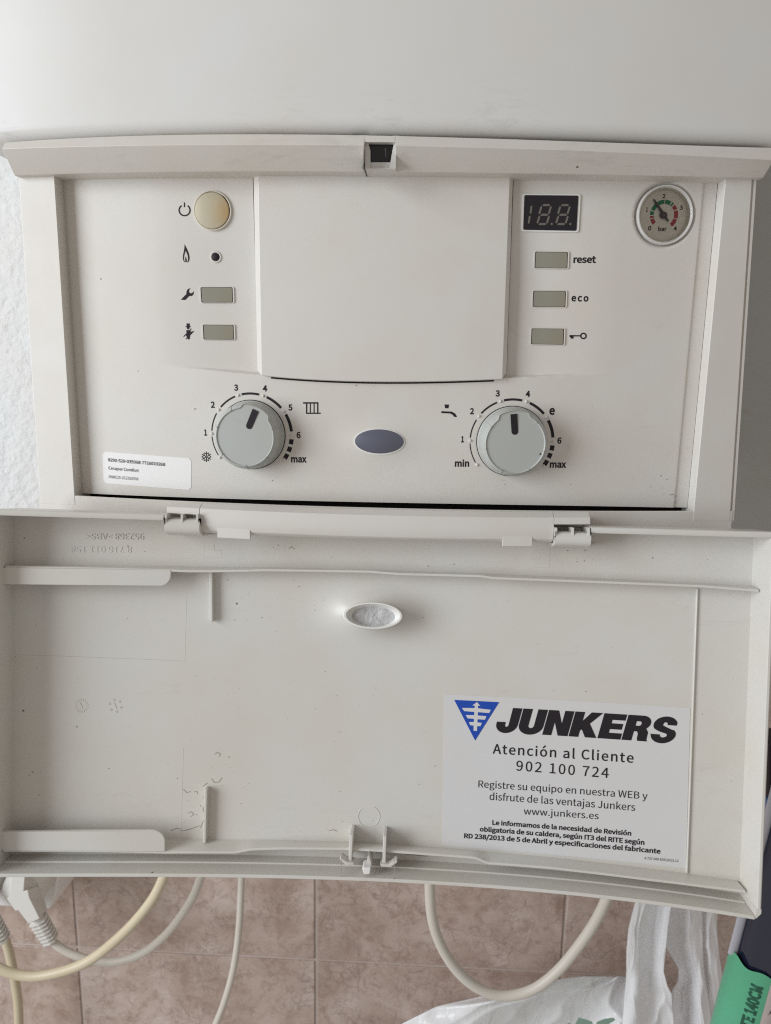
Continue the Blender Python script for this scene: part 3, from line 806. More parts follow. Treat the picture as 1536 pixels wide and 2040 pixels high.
# snowflake
sf = []
for k_ in range(6):
    a = rad(90+60*k_); c0 = (411, 910)
    def bar(p, q, wd):
        d = np.array(q)-np.array(p); n_ = np.array([-d[1], d[0]])/np.linalg.norm(d)*wd/2
        return [tuple(np.array(p)+n_), tuple(np.array(q)+n_), tuple(np.array(q)-n_), tuple(np.array(p)-n_)]
    P_ = lambda r, da=0: (c0[0]+r*math.cos(a+rad(da)), c0[1]-r*math.sin(a+rad(da)))
    sf.append(bar(P_(0.8), P_(10.5), 1.5))
    for da in (-28, 28): sf.append(bar(P_(5), P_(9.3, da), 1.3))
multi('snowflake_symbol', M['ink'], panel, PN, sf, -.0002, HI)
def knob(c, ang, label):
    prof = [(.0206, -.0005), (.0206, .0012), (.0200, .0018), (.0198, .0080), (.0192, .0118), (.0178, .0140), (.0172, .0146), (.0168, .0143), (.0166, .0139), (.0163, .0139), (.008, .0142), (0, .0142)]
    def rf(i, r, t):
        d = abs((math.degrees(t)-ang+180) % 360-180)
        nose = 1-sstep(24, 33, d)
        if 5 <= i <= 9: return r+(.0196-.00005*i-r)*nose*.92 if i < 9 else r+(.0186-r)*nose
        return r
    k_, fr = lathe('control_knob', M['grey'], boiler, PN, c, prof, n=180, rfun=rf, angle=28)
    k_['label'] = label
    o_, ax, ay, n_ = fr
    disc('knob_gap', M['gap'], k_, c, [(.0210, -.001), (.0210, .0003), (.0200, .0004)], n=72)
    # pointer mark
    a = rad(ang); e = ax*math.cos(a)+ay*math.sin(a); s_ = ax*-math.sin(a)+ay*math.cos(a)
    pts = [(.0172, -.0019), (.0172, .0019), (.0072, .0019)]+[(.0072-.0019*math.sin(rad(x)), .0019*math.cos(rad(x))) for x in lin(0, 180, 10)]+[(.0072, -.0019)]
    V = [o_+e*p[0]+s_*p[1]+n_*.01445 for p in pts]+[o_+e*p[0]+s_*p[1]+n_*.0135 for p in pts]; n = len(pts)
    F = [tuple(range(n))]+[(i, (i+1) % n, (i+1) % n+n, i+n) for i in range(n)]
    link('pointer_mark', V, F, M['ink'], k_, smooth=False)
    # seams down the flank
    for dg in (50, 95, 150, 205, 250, 310):
        a = rad(ang+dg); V = []
        e = ax*math.cos(a)+ay*math.sin(a); s_ = ax*-math.sin(a)+ay*math.cos(a)
        for r, h in ((.0203, .0005), (.0200, .0080), (.0194, .0119), (.0180, .0142), (.0174, .0148)):
            for sg in (-1, 1): V.append(o_+e*r+s_*sg*.0003+n_*h)
            V.append(o_+e*(r-.001)+n_*(h-.0003))
        F = []
        for i in range(4):
            for x, y in ((0, 1), (1, 2), (2, 0)): F.append((3*i+x, 3*i+y, 3*i+3+y, 3*i+3+x))
        link('flank_ridge', V, F, M['grey'], k_, smooth=False)
knob(KN[0], 67, 'grey rotary knob with the radiator symbol, pointer between 3 and 4')
knob(KN[1], 96, 'grey rotary knob with the tap symbol, pointer just past 3')

# --- rating sticker (its square code is left blank)
KS = 210/1536
def sp(x, y): return (190+x*KS, 890+y*KS)
rs = sheet('rating_sticker', M['paper'], boiler, PN, [sp(103, 70), sp(1400, 170), sp(1397, 632), sp(120, 528)], -.0002, .0002, 30, 10, rc=.02)
rs['label'] = 'small white rating sticker with type numbers'
text('lettering', '8290-520-035968-7716010268', M['ink'], rs, PN, sp(182, 212), sp(1012, 282), 6.2, .004, h=.0005)
text('lettering', 'Cerapur Comfort', M['ink'], rs, PN, sp(187, 330), sp(630, 370), 6.0, .002, h=.0005)
text('lettering', 'ZWBC25-2C23S3700', M['ink'], rs, PN, sp(190, 455), sp(620, 490), 5.4, .0, h=.0005)

# ------------------------------------------------------------------ HINGE BAR
hB = FR
topc, _, _ = curve(FR, .014, [(345, 1000), (560, 1009), (760, 1015), (1000, 1019), (1165, 1020)], 2)
arris, _, _ = curve(FR, .0200, [(345, 1010), (560, 1020), (760, 1027), (1000, 1031), (1175, 1031)], 2)
def ux(px, py=1045, h=.0210): return FR.un(px, py, h)[0]
def bar_prof(u, deep=True):
    t = topc(u); a_ = arris(u)
    if not deep:
        return [(t-.005, -.001), (t, .0140), (a_, .0200), (a_-.0035, .0212), (a_-.0042, .0200), (a_-.0042, -.001)]
    return [(t-.005, -.001), (t, .0140), (a_, .0200), (a_-.005, .0214), (a_-.0095, .0216), (a_-.0125, .0206), (a_-.0146, .0182), (a_-.0156, .0145), (a_-.0159, .0100), (a_-.0159, -.001)]
# stop heights measured from the picture: bar hangs to y~1075
p1 = sweep('t', M['abs'], boiler, FR, lin(ux(398), ux(1104), 70), bar_prof)
p2 = sweep('t', M['abs'], boiler, FR, lin(ux(333), ux(398)-.00015, 10), lambda u: bar_prof(u, False))
p3 = sweep('t', M['abs'], boiler, FR, lin(ux(1104)+.00015, ux(1176), 10), lambda u: bar_prof(u, False))
hbar = joined('hinge_bar', M['abs'], boiler, [p1, p2, p3], bevel=.0003)
for xa, xb in ((433, 498), (1003, 1062)):
    ym = 1068 if xa < 600 else 1083
    sweep('hinge_bar_clip', M['abs'], hbar, FR, lin(ux(xa), ux(xb), 6), lambda u: [(arris(u)-.0105, .0212), (arris(u)-.0164, .0216), (arris(u)-.0172, .0204), (arris(u)-.0130, .0160)], bevel=.0002)

# ------------------------------------------------------------------ DOOR
hgv = .022
DU0, DU1 = -.2165, .2165
rimt, _, _ = curve(DR, hgv, [(0, 1024), (330, 1035), (1177, 1059), (1517, 1069)], 2)
D0 = Door()
# inner floor limits
botr, _, _ = curve(D0, hgv, [(0, 1741), (330, 1743), (680, 1746), (1000, 1765), (1250, 1792), (1455, 1817)], 3)
print('door v: top', rimt(-.2), rimt(0), rimt(.2), 'bottom', botr(-.2), botr(0), botr(.2))
def floorv(u): return rimt(u)-.0005+.004*max(0, 1-(u/.15)**2), botr(u)+.0010
nx, nz = 300, 150
V = []; F = []
for j in range(nz+1):
    for i in range(nx+1):
        u = DU0+(DU1-DU0)*i/nx; a_, b_ = floorv(u); t = j/nz
        V.append(DR.pt(u, b_+(a_-b_)*t, 0))
W = nx+1
for j in range(nz):
    for i in range(nx):
        # clear opening of the small oval window
        u = DU0+(DU1-DU0)*(i+.5)/nx; a_, b_ = floorv(u); vv = b_+(a_-b_)*(j+.5)/nz
        if ((u-OW[0])/.0150)**2+((vv-OW[1])/.0062)**2 < 1: continue
        a = j*W+i; F.append((a, a+1, a+W+1, a+W))
n0 = len(V)
# outer skin 2.6 mm behind
for j in range(nz+1):
    for i in range(nx+1):
        u = (DU0-.003)+(DU1-DU0+.006)*i/nx; a_, b_ = floorv(u); t = j/nz
        V.append(D0.pt(u, b_-.003+(a_-b_+.004)*t, -.003 if 0 else -.0028+(DR.relief(u, b_+(a_-b_)*t))))
for j in range(nz):
    for i in range(nx):
        u = DU0+(DU1-DU0)*(i+.5)/nx; a_, b_ = floorv(u); vv = b_+(a_-b_)*(j+.5)/nz
        if ((u-OW[0])/.0150)**2+((vv-OW[1])/.0062)**2 < 1: continue
        a = n0+j*W+i; F.append((a, a+W, a+W+1, a+1))
shell = link('t', V, F, M['door'], boiler, angle=60)
# side walls, lower wall, upper wall in two lengths
hx = [DR.un(x, 1045, hgv)[0] for x in (326, 1178)]
def side(u0, sg):
    def pr(v_):
        return [(u0, -.0028), (u0, 0), (u0+sg*.0006, hgv-.0012), (u0+sg*.0010, hgv), (u0+sg*.0026, hgv), (u0+sg*.0034, hgv-.0012), (u0+sg*.0034, -.0028)]
    return pr
parts = [shell]
vt0, vb0 = rimt(-.2165), botr(-.2165)
parts.append(sweep('t', M['door'], boiler, D0, lin(vb0+.004, vt0, 12), side(-.2165, -1), axis='v'))
vt1, vb1 = rimt(.2165), botr(.2165)
parts.append(sweep('t', M['door'], boiler, D0, lin(vb1+.004, vt1, 12), side(.2165, 1), axis='v'))
# rounded lower corners
for sg in (-1, 1):
    vb = botr(sg*.2165)
    uu = lin(.2165, .2199, 5)
    parts.append(sweep('t', M['door'], boiler, D0, [sg*x for x in uu], lambda u: [(vb+.0045, -.0028), (vb+.0045, hgv-.0004), (vb-.0018+max(0, (abs(u)-.2170))*1.2, hgv-.0004), (vb-.0018+max(0, (abs(u)-.2170))*1.2, -.0028)]))
parts.append(sweep('t', M['door'], boiler, D0, lin(DU0, DU1, 80), lambda u: [(botr(u)+.0012, -.0028), (botr(u)+.0012, .009), (botr(u)+.0004, .0092), (botr(u)+.0002, hgv), (botr(u)-.0018, hgv), (botr(u)-.0022, hgv-.001), (botr(u)-.0022, -.0028)]))
for a_, b_ in ((DU0, hx[0]), (hx[1], DU1+.0005)):
    parts.append(sweep('t', M['door'], boiler, D0, lin(a_, b_, 30), lambda u: [(rimt(u)-.0008, -.0028), (rimt(u)-.0008, hgv-.0006), (rimt(u)+.0004, hgv), (rimt(u)+.0022, hgv), (rimt(u)+.0028, hgv-.001), (rimt(u)+.0028, -.0028)]))
door = joined('flap_door', M['door'], boiler, parts, bevel=.0004, angle=40)
door['label'] = 'open hinged door hanging below the panel, inner side showing'
# long shelves (upper and lower), front edges measured
def shelf(front, hs, thick, umax, umin, nm='door_ledge', up=True):
    sh = [p for p in front]
    fn, _, _ = curve(D0, hs, sh, None)
    return fn
S1 = [(0, 1128), (200, 1131), (352, 1135), (372, 1136), (420, 1136), (500, 1135), (520, 1134), (740, 1137), (760, 1139), (800, 1142), (960, 1146), (985, 1150), (1200, 1158), (1400, 1166), (1512, 1175)]
S2 = [(0, 1693), (200, 1694), (330, 1697), (470, 1697), (500, 1691), (560, 1689), (690, 1690), (760, 1694), (950, 1708), (970, 1718), (1100, 1728), (1300, 1752), (1485, 1775)]
def mkshelf(name, S, h1, thick, uR, uL=-.2160):
    us = [D0.un(x, y, h1)[0] for x, y in S]; vs = [D0.un(x, y, h1)[1] for x, y in S]
    fit = np.polyfit(us, vs, 2)
    fn = lambda u: float(np.interp(u, us, vs))
    root = lambda u: float(np.polyval(fit, u))
    def pr(u):
        # a jog in the front edge seen here is the ledge growing a little deeper or shallower
        return [(root(u)+.0002, -.001), (fn(u)+.0003, h1-.0008), (fn(u), h1), (fn(u)-thick+.0003, h1), (fn(u)-thick, h1-.0008), (root(u)-thick-.0002, -.001)]
    return sweep(name, M['door'], door, D0, lin(uL, uR, 160), pr, bevel=.0003), fn, root
led1, f1, r1 = mkshelf('door_ledge', S1, .0115, .0015, D0.un(1512, 1176, .0115)[0])
led2, f2, r2 = mkshelf('door_ledge', S2, .0115, .0015, D0.un(1485, 1775, .0115)[0])
# guide lips with one rounded corner
def lip(pts, name='guide_lip'):
    return poly(name, M['door'], door, D0, pts, .0100, .0118, bevel=.0005, seg=2)
def arcpts(cx, cy, r, a0, a1, n=8): return [(cx+r*math.cos(rad(a)), cy+r*math.sin(rad(a))) for a in lin(a0, a1, n)]
lip([(0, 1131), (340, 1136)]+arcpts(318, 1145, 22, 0, 90)+[(250, 1166.5), (6, 1164)])
lip([(0, 1693), (0, 1657), (150, 1655), (300, 1654)]+arcpts(304, 1678, 24, -88, -6)+[(328, 1696), (150, 1694)])
lip_hidden = None
# slim upright ribs on the floor
def rib(x0, y0, x1, y1, wpx, hh):
    A = np.array(D0.un(x0, y0, hh)); B_ = np.array(D0.un(x1, y1, hh)); wd = wpx/F_PX*.45/2
    pts = [(A[0]-wd, A[1]), (A[0]+wd, A[1]), (B_[0]+wd, B_[1]), (B_[0]-wd, B_[1])]
    return poly('stiffening_rib', M['door'], door, D0, pts, -.001, hh, uv=True, bevel=.0005)
rib(420, 1137, 421, 1239, 6.5, .004); rib(410, 1572, 407, 1680, 6.5, .005)
rib(1390, 1173, 1369, 1741, 3.2, .0014)
# faint mould joint lines
M['joint'] = mat('grimy_joint', (.40, .36, .31), .6, .3)
def line(pts, wd=.00022, m='door', h=.00011):
    P_ = [D0.un(x, y, 0) for x, y in pts]; V = []; F = []
    dense = []
    for a, b_ in zip(P_, P_[1:]):
        for t in lin(0, 1, 9)[:-1]: dense.append((a[0]*(1-t)+b_[0]*t, a[1]*(1-t)+b_[1]*t))
    dense.append(P_[-1])
    for i, q in enumerate(dense):
        a = np.array(dense[max(0, i-1)]); b_ = np.array(dense[min(len(dense)-1, i+1)]); d = (b_-a)/np.linalg.norm(b_-a); n_ = np.array([-d[1], d[0]])*wd
        V += [DR.pt(q[0]-n_[0], q[1]-n_[1], -.0001), DR.pt(q[0], q[1], h), DR.pt(q[0]+n_[0], q[1]+n_[1], -.0001)]
    for i in range(len(dense)-1):
        for k_ in (0, 1): F.append((3*i+k_, 3*i+k_+1, 3*i+k_+4, 3*i+k_+3))
    return link('mould_line', V, F, M[m], door, smooth=False)
line([(20, 1304), (120, 1307), (368, 1317)], .00018, 'joint', .00005); line([(372, 1180), (368, 1317)], .00022)
line([(365, 1492), (361, 1655)], .00022); line([(363, 1569), (405, 1570)], .00018)
line([(427, 1083), (427, 1096), (442, 1096), (442, 1110)], .00028, 'joint', .00005); line([(406, 1072), (406, 1110), (442, 1111)], .0002)
line([(1074, 1094), (1074, 1115), (1059, 1115), (1059, 1131), (1094, 1131)], .00024); line([(1096, 1090), (1095, 1131)], .0003, 'joint', .00005)
line([(735+21.5*math.cos(rad(a)), 1626+21.5*math.sin(rad(a))) for a in range(-60, 240, 12)], .0003, 'door', .0003)
# little round mould date marks: spokes
def datemark(cx, cy, spokes, r=14):
    pl = []
    pl.append([(cx-3.2, cy-6.5), (cx-1.6, cy-6.5), (cx+3.4, cy+6), (cx+1.8, cy+6)])
    for k_ in range(spokes):
        a = 2*math.pi*k_/spokes+.3; d = np.array([math.cos(a), math.sin(a)]); n_ = np.array([-d[1], d[0]])
        p = np.array([cx, cy])+d*(r-4.5); q = np.array([cx, cy])+d*r; wd = .7 if spokes > 8 else 1.4
        if spokes > 8: pl.append([tuple(p+n_*wd), tuple(q+n_*wd), tuple(q-n_*wd), tuple(p-n_*wd)])
        else: pl.append([[tuple(x) for x in ring(*(np.array([cx, cy])+d*(r-2)), 2.6, 2.6, 10)], [tuple(x) for x in ring(*(np.array([cx, cy])+d*(r-2)), 1.3, 1.3, 10)]])
    multi('mould_date_mark', M['door'], door, DR, pl, -.0002, .00022)
datemark(161.5, 1406, 16); datemark(229, 1406, 6)
# raised moulded lettering, upside down
text('moulded_lettering', '952368 >ABS<', M['door'], door, D0, (286, 1063), (171, 1062.5), 12, -.002, h=.00035, thick=.0005)
text('moulded_lettering', '8 716 011 158', M['door'], door, D0, (262, 1089), (141, 1088), 12, -.002, h=.00022, thick=.0004)
# oval sight window with its collar
oc = DR.un(742, 1227, .001)
class Flat(Front):
    def __init__(s, o, n_): s.o, s.n = Vector(o), Vector(n_); s.upv = Vector(Door.UPV)
    def pt(s, u, v, h=0): return s.o+Vector((1, 0, 0))*u+s.upv*v+s.n*h
    def un(s, px, py, h=0):
        d = Vector(ray(px, py)); o_ = s.o+s.n*h; C = Vector(CAM); t = (o_-C).dot(s.n)/d.dot(s.n); P = C+d*t-o_
        return (P.x, P.dot(s.upv))
FL = Flat(DR.pt(oc[0], oc[1], 0), Door.NV)
def oval(cx, cy, rx, ry, h, n=72): return [FL.un(x, y, h) for x, y in ring(cx, cy, rx, ry, n, rot=1.5)]
rings = [(742.5, 1226.5, 60, 27.5, -.0045), (742.5, 1226.5, 59.5, 27, .0012), (742.5, 1226.5, 58, 26, .0020), (743, 1226.5, 54, 23.5, .0020), (744, 1227.5, 44, 20, -.0025), (744, 1228, 42, 19, -.0035)]
V = []; F = []; n = 72
for cx, cy, rx, ry, h in rings: V += [FL.pt(p[0], p[1], h) for p in oval(cx, cy, rx, ry, h)]
for i in range(len(rings)-1):
    for j in range(n): F.append((i*n+j, i*n+(j+1) % n, (i+1)*n+(j+1) % n, (i+1)*n+j))
collar = link('sight_window', V, F, M['bright'], door, angle=50)
poly('window_pane', M['lens'], door, FL, oval(743, 1227, 47, 21.5, -.0030), -.0048, -.0030, uv=True)
# clip fins in the middle of the lower edge
def fin(pts, wd, nm='clip_fin'):
    """pts: (px, py, h) outline of an upright fin; extruded sideways by wd"""
    V = []; 
    for x, y, h in pts:
        u, v_ = D0.un(x, y, h); V.append(D0.pt(u-wd/2, v_, h)); V.append(D0.pt(u+wd/2, v_, h))
    n = len(pts); F = [tuple(range(0, 2*n, 2)), tuple(range(1, 2*n, 2))]
    for i in range(n): j = (i+1) % n; F.append((2*i, 2*i+1, 2*j+1, 2*j))
    return link(nm, V, F, M['door'], door, smooth=False, bevel=.0003)
for x0, y0, x1, y1 in ((700, 1663, 697, 1719), (766.5, 1666, 765, 1723)):
    ut, vt_ = D0.un(x0, y0, .013); ub_, vb_ = D0.un(x1, y1, .016)
    V = []
    for (u, v_, h) in ((ut, vt_, .013), (ub_, vb_, .016), (ub_, vb_-.0005, 0), (ut, vt_+.0005, 0)):
        V.append(D0.pt(u-.0010, v_, h)); V.append(D0.pt(u+.0010, v_, h))
    F = [(0, 2, 4, 6), (1, 3, 5, 7), (0, 1, 3, 2), (2, 3, 5, 4), (4, 5, 7, 6), (6, 7, 1, 0)]
    link('clip_fin', V, F, M['door'], door, smooth=False, bevel=.0004)
poly('clip_foot', M['door'], door, D0, [(676, 1712), (679, 1709), (693, 1718), (705, 1719), (705, 1723), (690, 1725)], .010, .0175, bevel=.0004)
poly('clip_foot', M['door'], door, D0, [(757, 1721), (775, 1722), (790, 1715), (792, 1718), (778, 1728), (759, 1727)], .010, .0175, bevel=.0004)
poly('clip_hook', M['bright'], door, D0, [(721, 1731), (724, 1728), (739, 1729), (737, 1742), (725, 1743)], .012, .0215, bevel=.0006)
poly('clip_tongue', M['door'], door, D0, [(730, 1723), (733, 1704), (735, 1704), (739, 1716), (741, 1728), (728, 1727)], .004, .017, bevel=.0004)
# joints of the inserted clip piece in the lower wall
poly('insert_joint', M['joint'], door, D0, [(679, 1700), (680, 1700), (680.5, 1747), (679.5, 1747)], hgv-.0004, hgv+.00008)
poly('insert_joint', M['joint'], door, D0, [(785, 1706), (786, 1706), (785.5, 1752), (784.5, 1752)], hgv-.0004, hgv+.00008)
# hinge barrels
def barrel(x0, x1, yt, yb, nm='hinge_barrel'):
    h = .0228
    ya = D0.un((x0+x1)/2, yt, h)[1]; yb_ = D0.un((x0+x1)/2, yb, h)[1]
    u0, u1 = D0.un(x0, (yt+yb)/2, h)[0], D0.un(x1, (yt+yb)/2, h)[0]
    v1, v0 = ya, yb_
    def pr(u):
        o_ = [(v1, h-.0105), (v1+.0004, h-.001)]
        for a in lin(80, -70, 9): o_.append(((v1+v0)/2+.0006+((v1-v0)/2)*math.sin(rad(a)), h-.0042+.0042*math.cos(rad(a))))
        o_ += [(v0-.0006, h-.010), (v0-.0006, h-.022), (v0+.0016, h-.022), (v0+.0016, h-.008), (v1-.001, h-.004), (v1-.0018, h-.0105)]
        return o_
    o_ = sweep(nm, M['door'], door, D0, lin(u0, u1, 6), pr, bevel=.0003)
    return o_
barrel(327, 397, 1034, 1067); barrel(1106, 1178, 1061, 1091)
for x0, x1, y0, y1 in ((328, 396, 1020, 1036), (1106, 1177, 1047, 1063)):
    for q in (0.03, .5, .95):
        x = x0+(x1-x0)*q
        poly('hinge_web', M['door'], door, D0, [(x-2.2, y0+4), (x+2.2, y0+4), (x+2.2, y1+6), (x-2.2, y1+6)], .002, .0225, bevel=.0003)

# --- service sticker on the door
KT = 540/1536
def tp(x, y): return (860+x*KT, 1360+y*KT)
ss = sheet('service_sticker', M['paper2'], boiler, D0, [tp(72, 66), tp(1465, 145), tp(1440, 1052), tp(60, 925)], -.0001, .0002, 60, 20)
ss['label'] = 'large white customer service sticker on the door'
HS = .00038
emb = multi('emblem', M['blue'], ss, D0, [[tp(128, 98), tp(382, 111), tp(246, 328)]], .0001, HS)
wt = [[(257, 110), (275, 131), (262, 131), (262, 145), (335, 154), (326, 172), (262, 167), (261, 186), (310, 190), (302, 210), (260, 207), (259, 225), (285, 228), (276, 247), (258, 246), (257, 274), (237, 272), (238, 243), (218, 241), (211, 223), (239, 223), (240, 205), (203, 202), (193, 183), (241, 184), (242, 166), (184, 161), (171, 143), (243, 144), (245, 131), (231, 129)]]
multi('emblem_arrow', M['paper2'], ss, D0, [[tp(*p) for p in wt[0]]], HS-.0001, HS+.00015)
# wordmark: heavy slanted capitals drawn as outlines (letter box 0..100 high, width in same unit)
def qarc(cx, cy, rx, ry, a0, a1, n=8): return [(cx+rx*math.cos(rad(a)), cy+ry*math.sin(rad(a))) for a in lin(a0, a1, n)]
LT = {
 'J': (78, [[(44, 100), (78, 100), (78, 34)]+qarc(39, 34, 39, 36, 0, -180, 14)+[(0, 42), (32, 42), (32, 34)]+qarc(38.5, 32, 6.5, 9, 180, 360, 8)]),
 'U': (88, [[(0, 100), (34, 100), (34, 36)]+qarc(44, 34, 10, 11, 180, 360, 8)+[(54, 100), (88, 100), (88, 36)]+qarc(44, 34, 44, 37, 0, -180, 16)]),
 'N': (90, [[(0, 0), (0, 100), (36, 100), (58, 48), (58, 100), (90, 100), (90, 0), (55, 0), (32, 53), (32, 0)]]),
 'K': (98, [[(0, 0), (0, 100), (34, 100), (34, 64), (58, 100), (97, 100), (62, 55), (98, 0), (58, 0), (39, 31), (34, 25), (34, 0)]]),
 'E': (80, [[(0, 0), (0, 100), (79, 100), (79, 76), (34, 76), (34, 62), (75, 62), (75, 39), (34, 39), (34, 24), (80, 24), (80, 0)]]),
 'R': (88, [[(0, 0), (0, 100), (52, 100)]+qarc(54, 72, 30, 28, 88, -50, 10)+[(76, 46), (83, 36), (84, 8), (88, 0), (54, 0), (51, 10), (50, 28), (45, 37), (34, 37), (34, 0)],
            [(34, 77), (34, 59), (46, 59)]+qarc(46, 68, 7, 9, -90, 90, 8)]),
 'S': (86, [[(0, 31), (33, 31)]+qarc(44, 29, 11, 9, 180, 300, 6)+qarc(47, 29, 10, 8, -60, 60, 6)+[(30, 42), (16, 48)]+qarc(24, 70, 22, 24, 225, 150, 6)+qarc(42, 70, 40, 33, 145, 20, 12)+[(80, 70), (49, 70)]+qarc(41, 73, 8, 7, 0, 130, 6)+qarc(40, 71, 6, 6, 150, 240, 5)+[(60, 56), (72, 51)]+qarc(58, 31, 28, 26, 55, -20, 8)+qarc(44, 32, 42, 35, -30, -180, 14)]),
}
A = np.array(D0.un(*tp(364, 262+18), HS)); Bp = np.array(D0.un(*tp(1380, 345), HS))   # baseline ends
topv = np.array(D0.un(*tp(470, 143), HS))
word = 'JUNKERS'; gap_ = 4; tot = sum(LT[c][0] for c in word)+gap_*(len(word)-1)
d = (Bp-A)/tot; nrm = np.array([-d[1], d[0]]); nrm /= np.linalg.norm(nrm)
H_ = np.linalg.norm(np.array(D0.un(*tp(800, 165), HS))-np.array(D0.un(*tp(790, 307), HS)))
x = 0
SL = .22
for c in word:
    wd_, loops = LT[c]
    L2 = []
    for lp in loops:
        L2.append([tuple(A+d*(x+px_)+nrm*(py_/100*H_)+d*(SL*(py_-30))) for px_, py_ in lp])
    poly('wordmark_letter', M['ink'], ss, D0, L2, HS-.0002, HS, uv=True)
    x += wd_+gap_
def tl(s_, a, b_, cap, bold=0.0, nm='lettering', **k): return text(nm, s_, M['ink'], ss, D0, tp(*a), tp(*b_), cap, bold, h=HS, **k)
tl('Atención al Cliente', (345, 402), (1143, 455), 19.5, .004, space=1.06)
tl('902 100 724', (478, 498), (1002, 541), 20, .002, space=1.08)
tl('Registre su equipo en nuestra WEB y', (264, 593), (1222, 662), 13.8, 0)
tl('disfrute de las ventajas Junkers', (327, 664), (1152, 727), 14.2, 0)
tl('www.junkers.es', (521, 746), (945, 774), 13.0, 0)
tl('Le informamos de la necesidad de Revisión', (343, 806), (1130, 868), 9.6, .012)
tl('obligatoria de su caldera, según IT3 del RITE según', (272, 843), (1205, 920), 9.6, .012)
tl('RD 238/2013 de 5 de Abril y especificaciones del fabricante', (183, 881), (1296, 970), 9.6, .012)
tl('8 737 600 829\\2013.12', (1206, 1001), (1398, 1017), 4.6, .0)

# ------------------------------------------------------------------ things below the boiler
def P3(px, py, y): u, v_ = Plane(y).un(px, py); return (u, y, v_)
def hcable(name, m, pts, r, label, cat='cable', parent=None):
    P_ = [P3(x, y, d_) for x, y, d_ in pts]
    o_ = tube(name, m, parent, P_, r)
    if not parent: setp(o_, label, cat)
    return o_
hcable('power_cable', M['cream'], [(352, 1600, .20), (345, 1690, .20), (325, 1750, .20), (298, 1800, .20), (245, 1860, .20), (175, 1915, .20), (100, 1941, .20), (40, 1943, .20), (-20, 1920, .20), (-80, 1880, .21)],
       .0050, 'thick cream cable looping up to the left behind the door', 'cable')
hcable('power_cable', M['cream'], [(0, 1845, .27), (16, 1890, .27), (28, 1945, .27), (36, 2000, .27), (38, 2080, .27), (38, 2180, .27)], .0050,
       'yellowed cable dropping down from the plug at the left edge', 'cable')
hcable('power_cable', M['whitec'], [(483, 1620, .24), (482, 1700, .24), (480, 1780, .24), (476, 1850, .24), (467, 1920, .24), (452, 1980, .24), (432, 2035, .24), (405, 2090, .24)], .0036,
       'thin off white cable hanging straight down in front of the tiles', 'cable')
hcable('power_cable', M['whitec'], [(862, 1620, .18), (858, 1700, .18), (856, 1765, .18), (861, 1830, .18), (879, 1885, .18), (912, 1935, .18), (955, 1970, .18), (1005, 1984, .18), (1060, 1972, .18), (1108, 1937, .18), (1150, 1888, .18), (1186, 1835, .18), (1212, 1780, .18), (1240, 1700, .18), (1256, 1620, .18)],
       .0049, 'white cable hanging in a U shaped loop with a brown stain', 'cable')
# white multi socket block on the wall
YS = .265
sk = empty('socket_block', P3(60, 1800, YW-.002), 'white multi way socket block on the tiles under the door', 'socket')
SB = Plane(YS)
outl = [(-140, 1640), (118, 1640), (118, 1720), (112, 1780), (100, 1812), (88, 1816), (30, 1808), (-140, 1800)]
bd = [SB.un(x, y) for x, y in outl]
bk = [WP.un(x, y) for x, y in [(-135, 1650), (158, 1650), (158, 1745), (146, 1785), (118, 1815), (100, 1818), (30, 1812), (-135, 1802)]]
# body tapers to the wall
V = [SB.pt(*p, .0) for p in bd]+[Vector((p[0]+(.004 if i in (1, 2, 3, 4) else 0), YW-.001, p[1])) for i, p in enumerate(bd)]
n = len(bd); F = [tuple(range(n))]+[(i, (i+1) % n, (i+1) % n+n, i+n) for i in range(n)]
link('socket_body', V, F, M['socket'], sk, smooth=False, bevel=.003, seg=3)
def socket_ring(cx, cy, r):
    c = SB.un(cx, cy)
    k_ = r/F_PX*(YS-CAM[1])/.868*1.0
    prof = [(k_*1.16, -.001), (k_*1.16, .002), (k_*1.08, .0036), (k_*1.0, .0030), (k_*.97, -.0005)]
    V = []; F = []; n = 48
    for r_, h in prof:
        for j in range(n): a = 2*math.pi*j/n; V.append(SB.pt(c[0]+r_*math.cos(a), c[1]+r_*math.sin(a), h))
    for i in range(len(prof)-1):
        for j in range(n): F.append((i*n+j, i*n+(j+1) % n, (i+1)*n+(j+1) % n, (i+1)*n+j))
    link('outlet_ring', V, F, M['socket'], sk, angle=60)
    V = [SB.pt(c[0]+k_*.99*math.cos(2*math.pi*j/n), c[1]+k_*.99*math.sin(2*math.pi*j/n), .0004) for j in range(n)]
    link('outlet_well', V, [tuple(range(n))], M['gap'], sk, smooth=False)
socket_ring(52, 1752, 46); socket_ring(-62, 1752, 46)
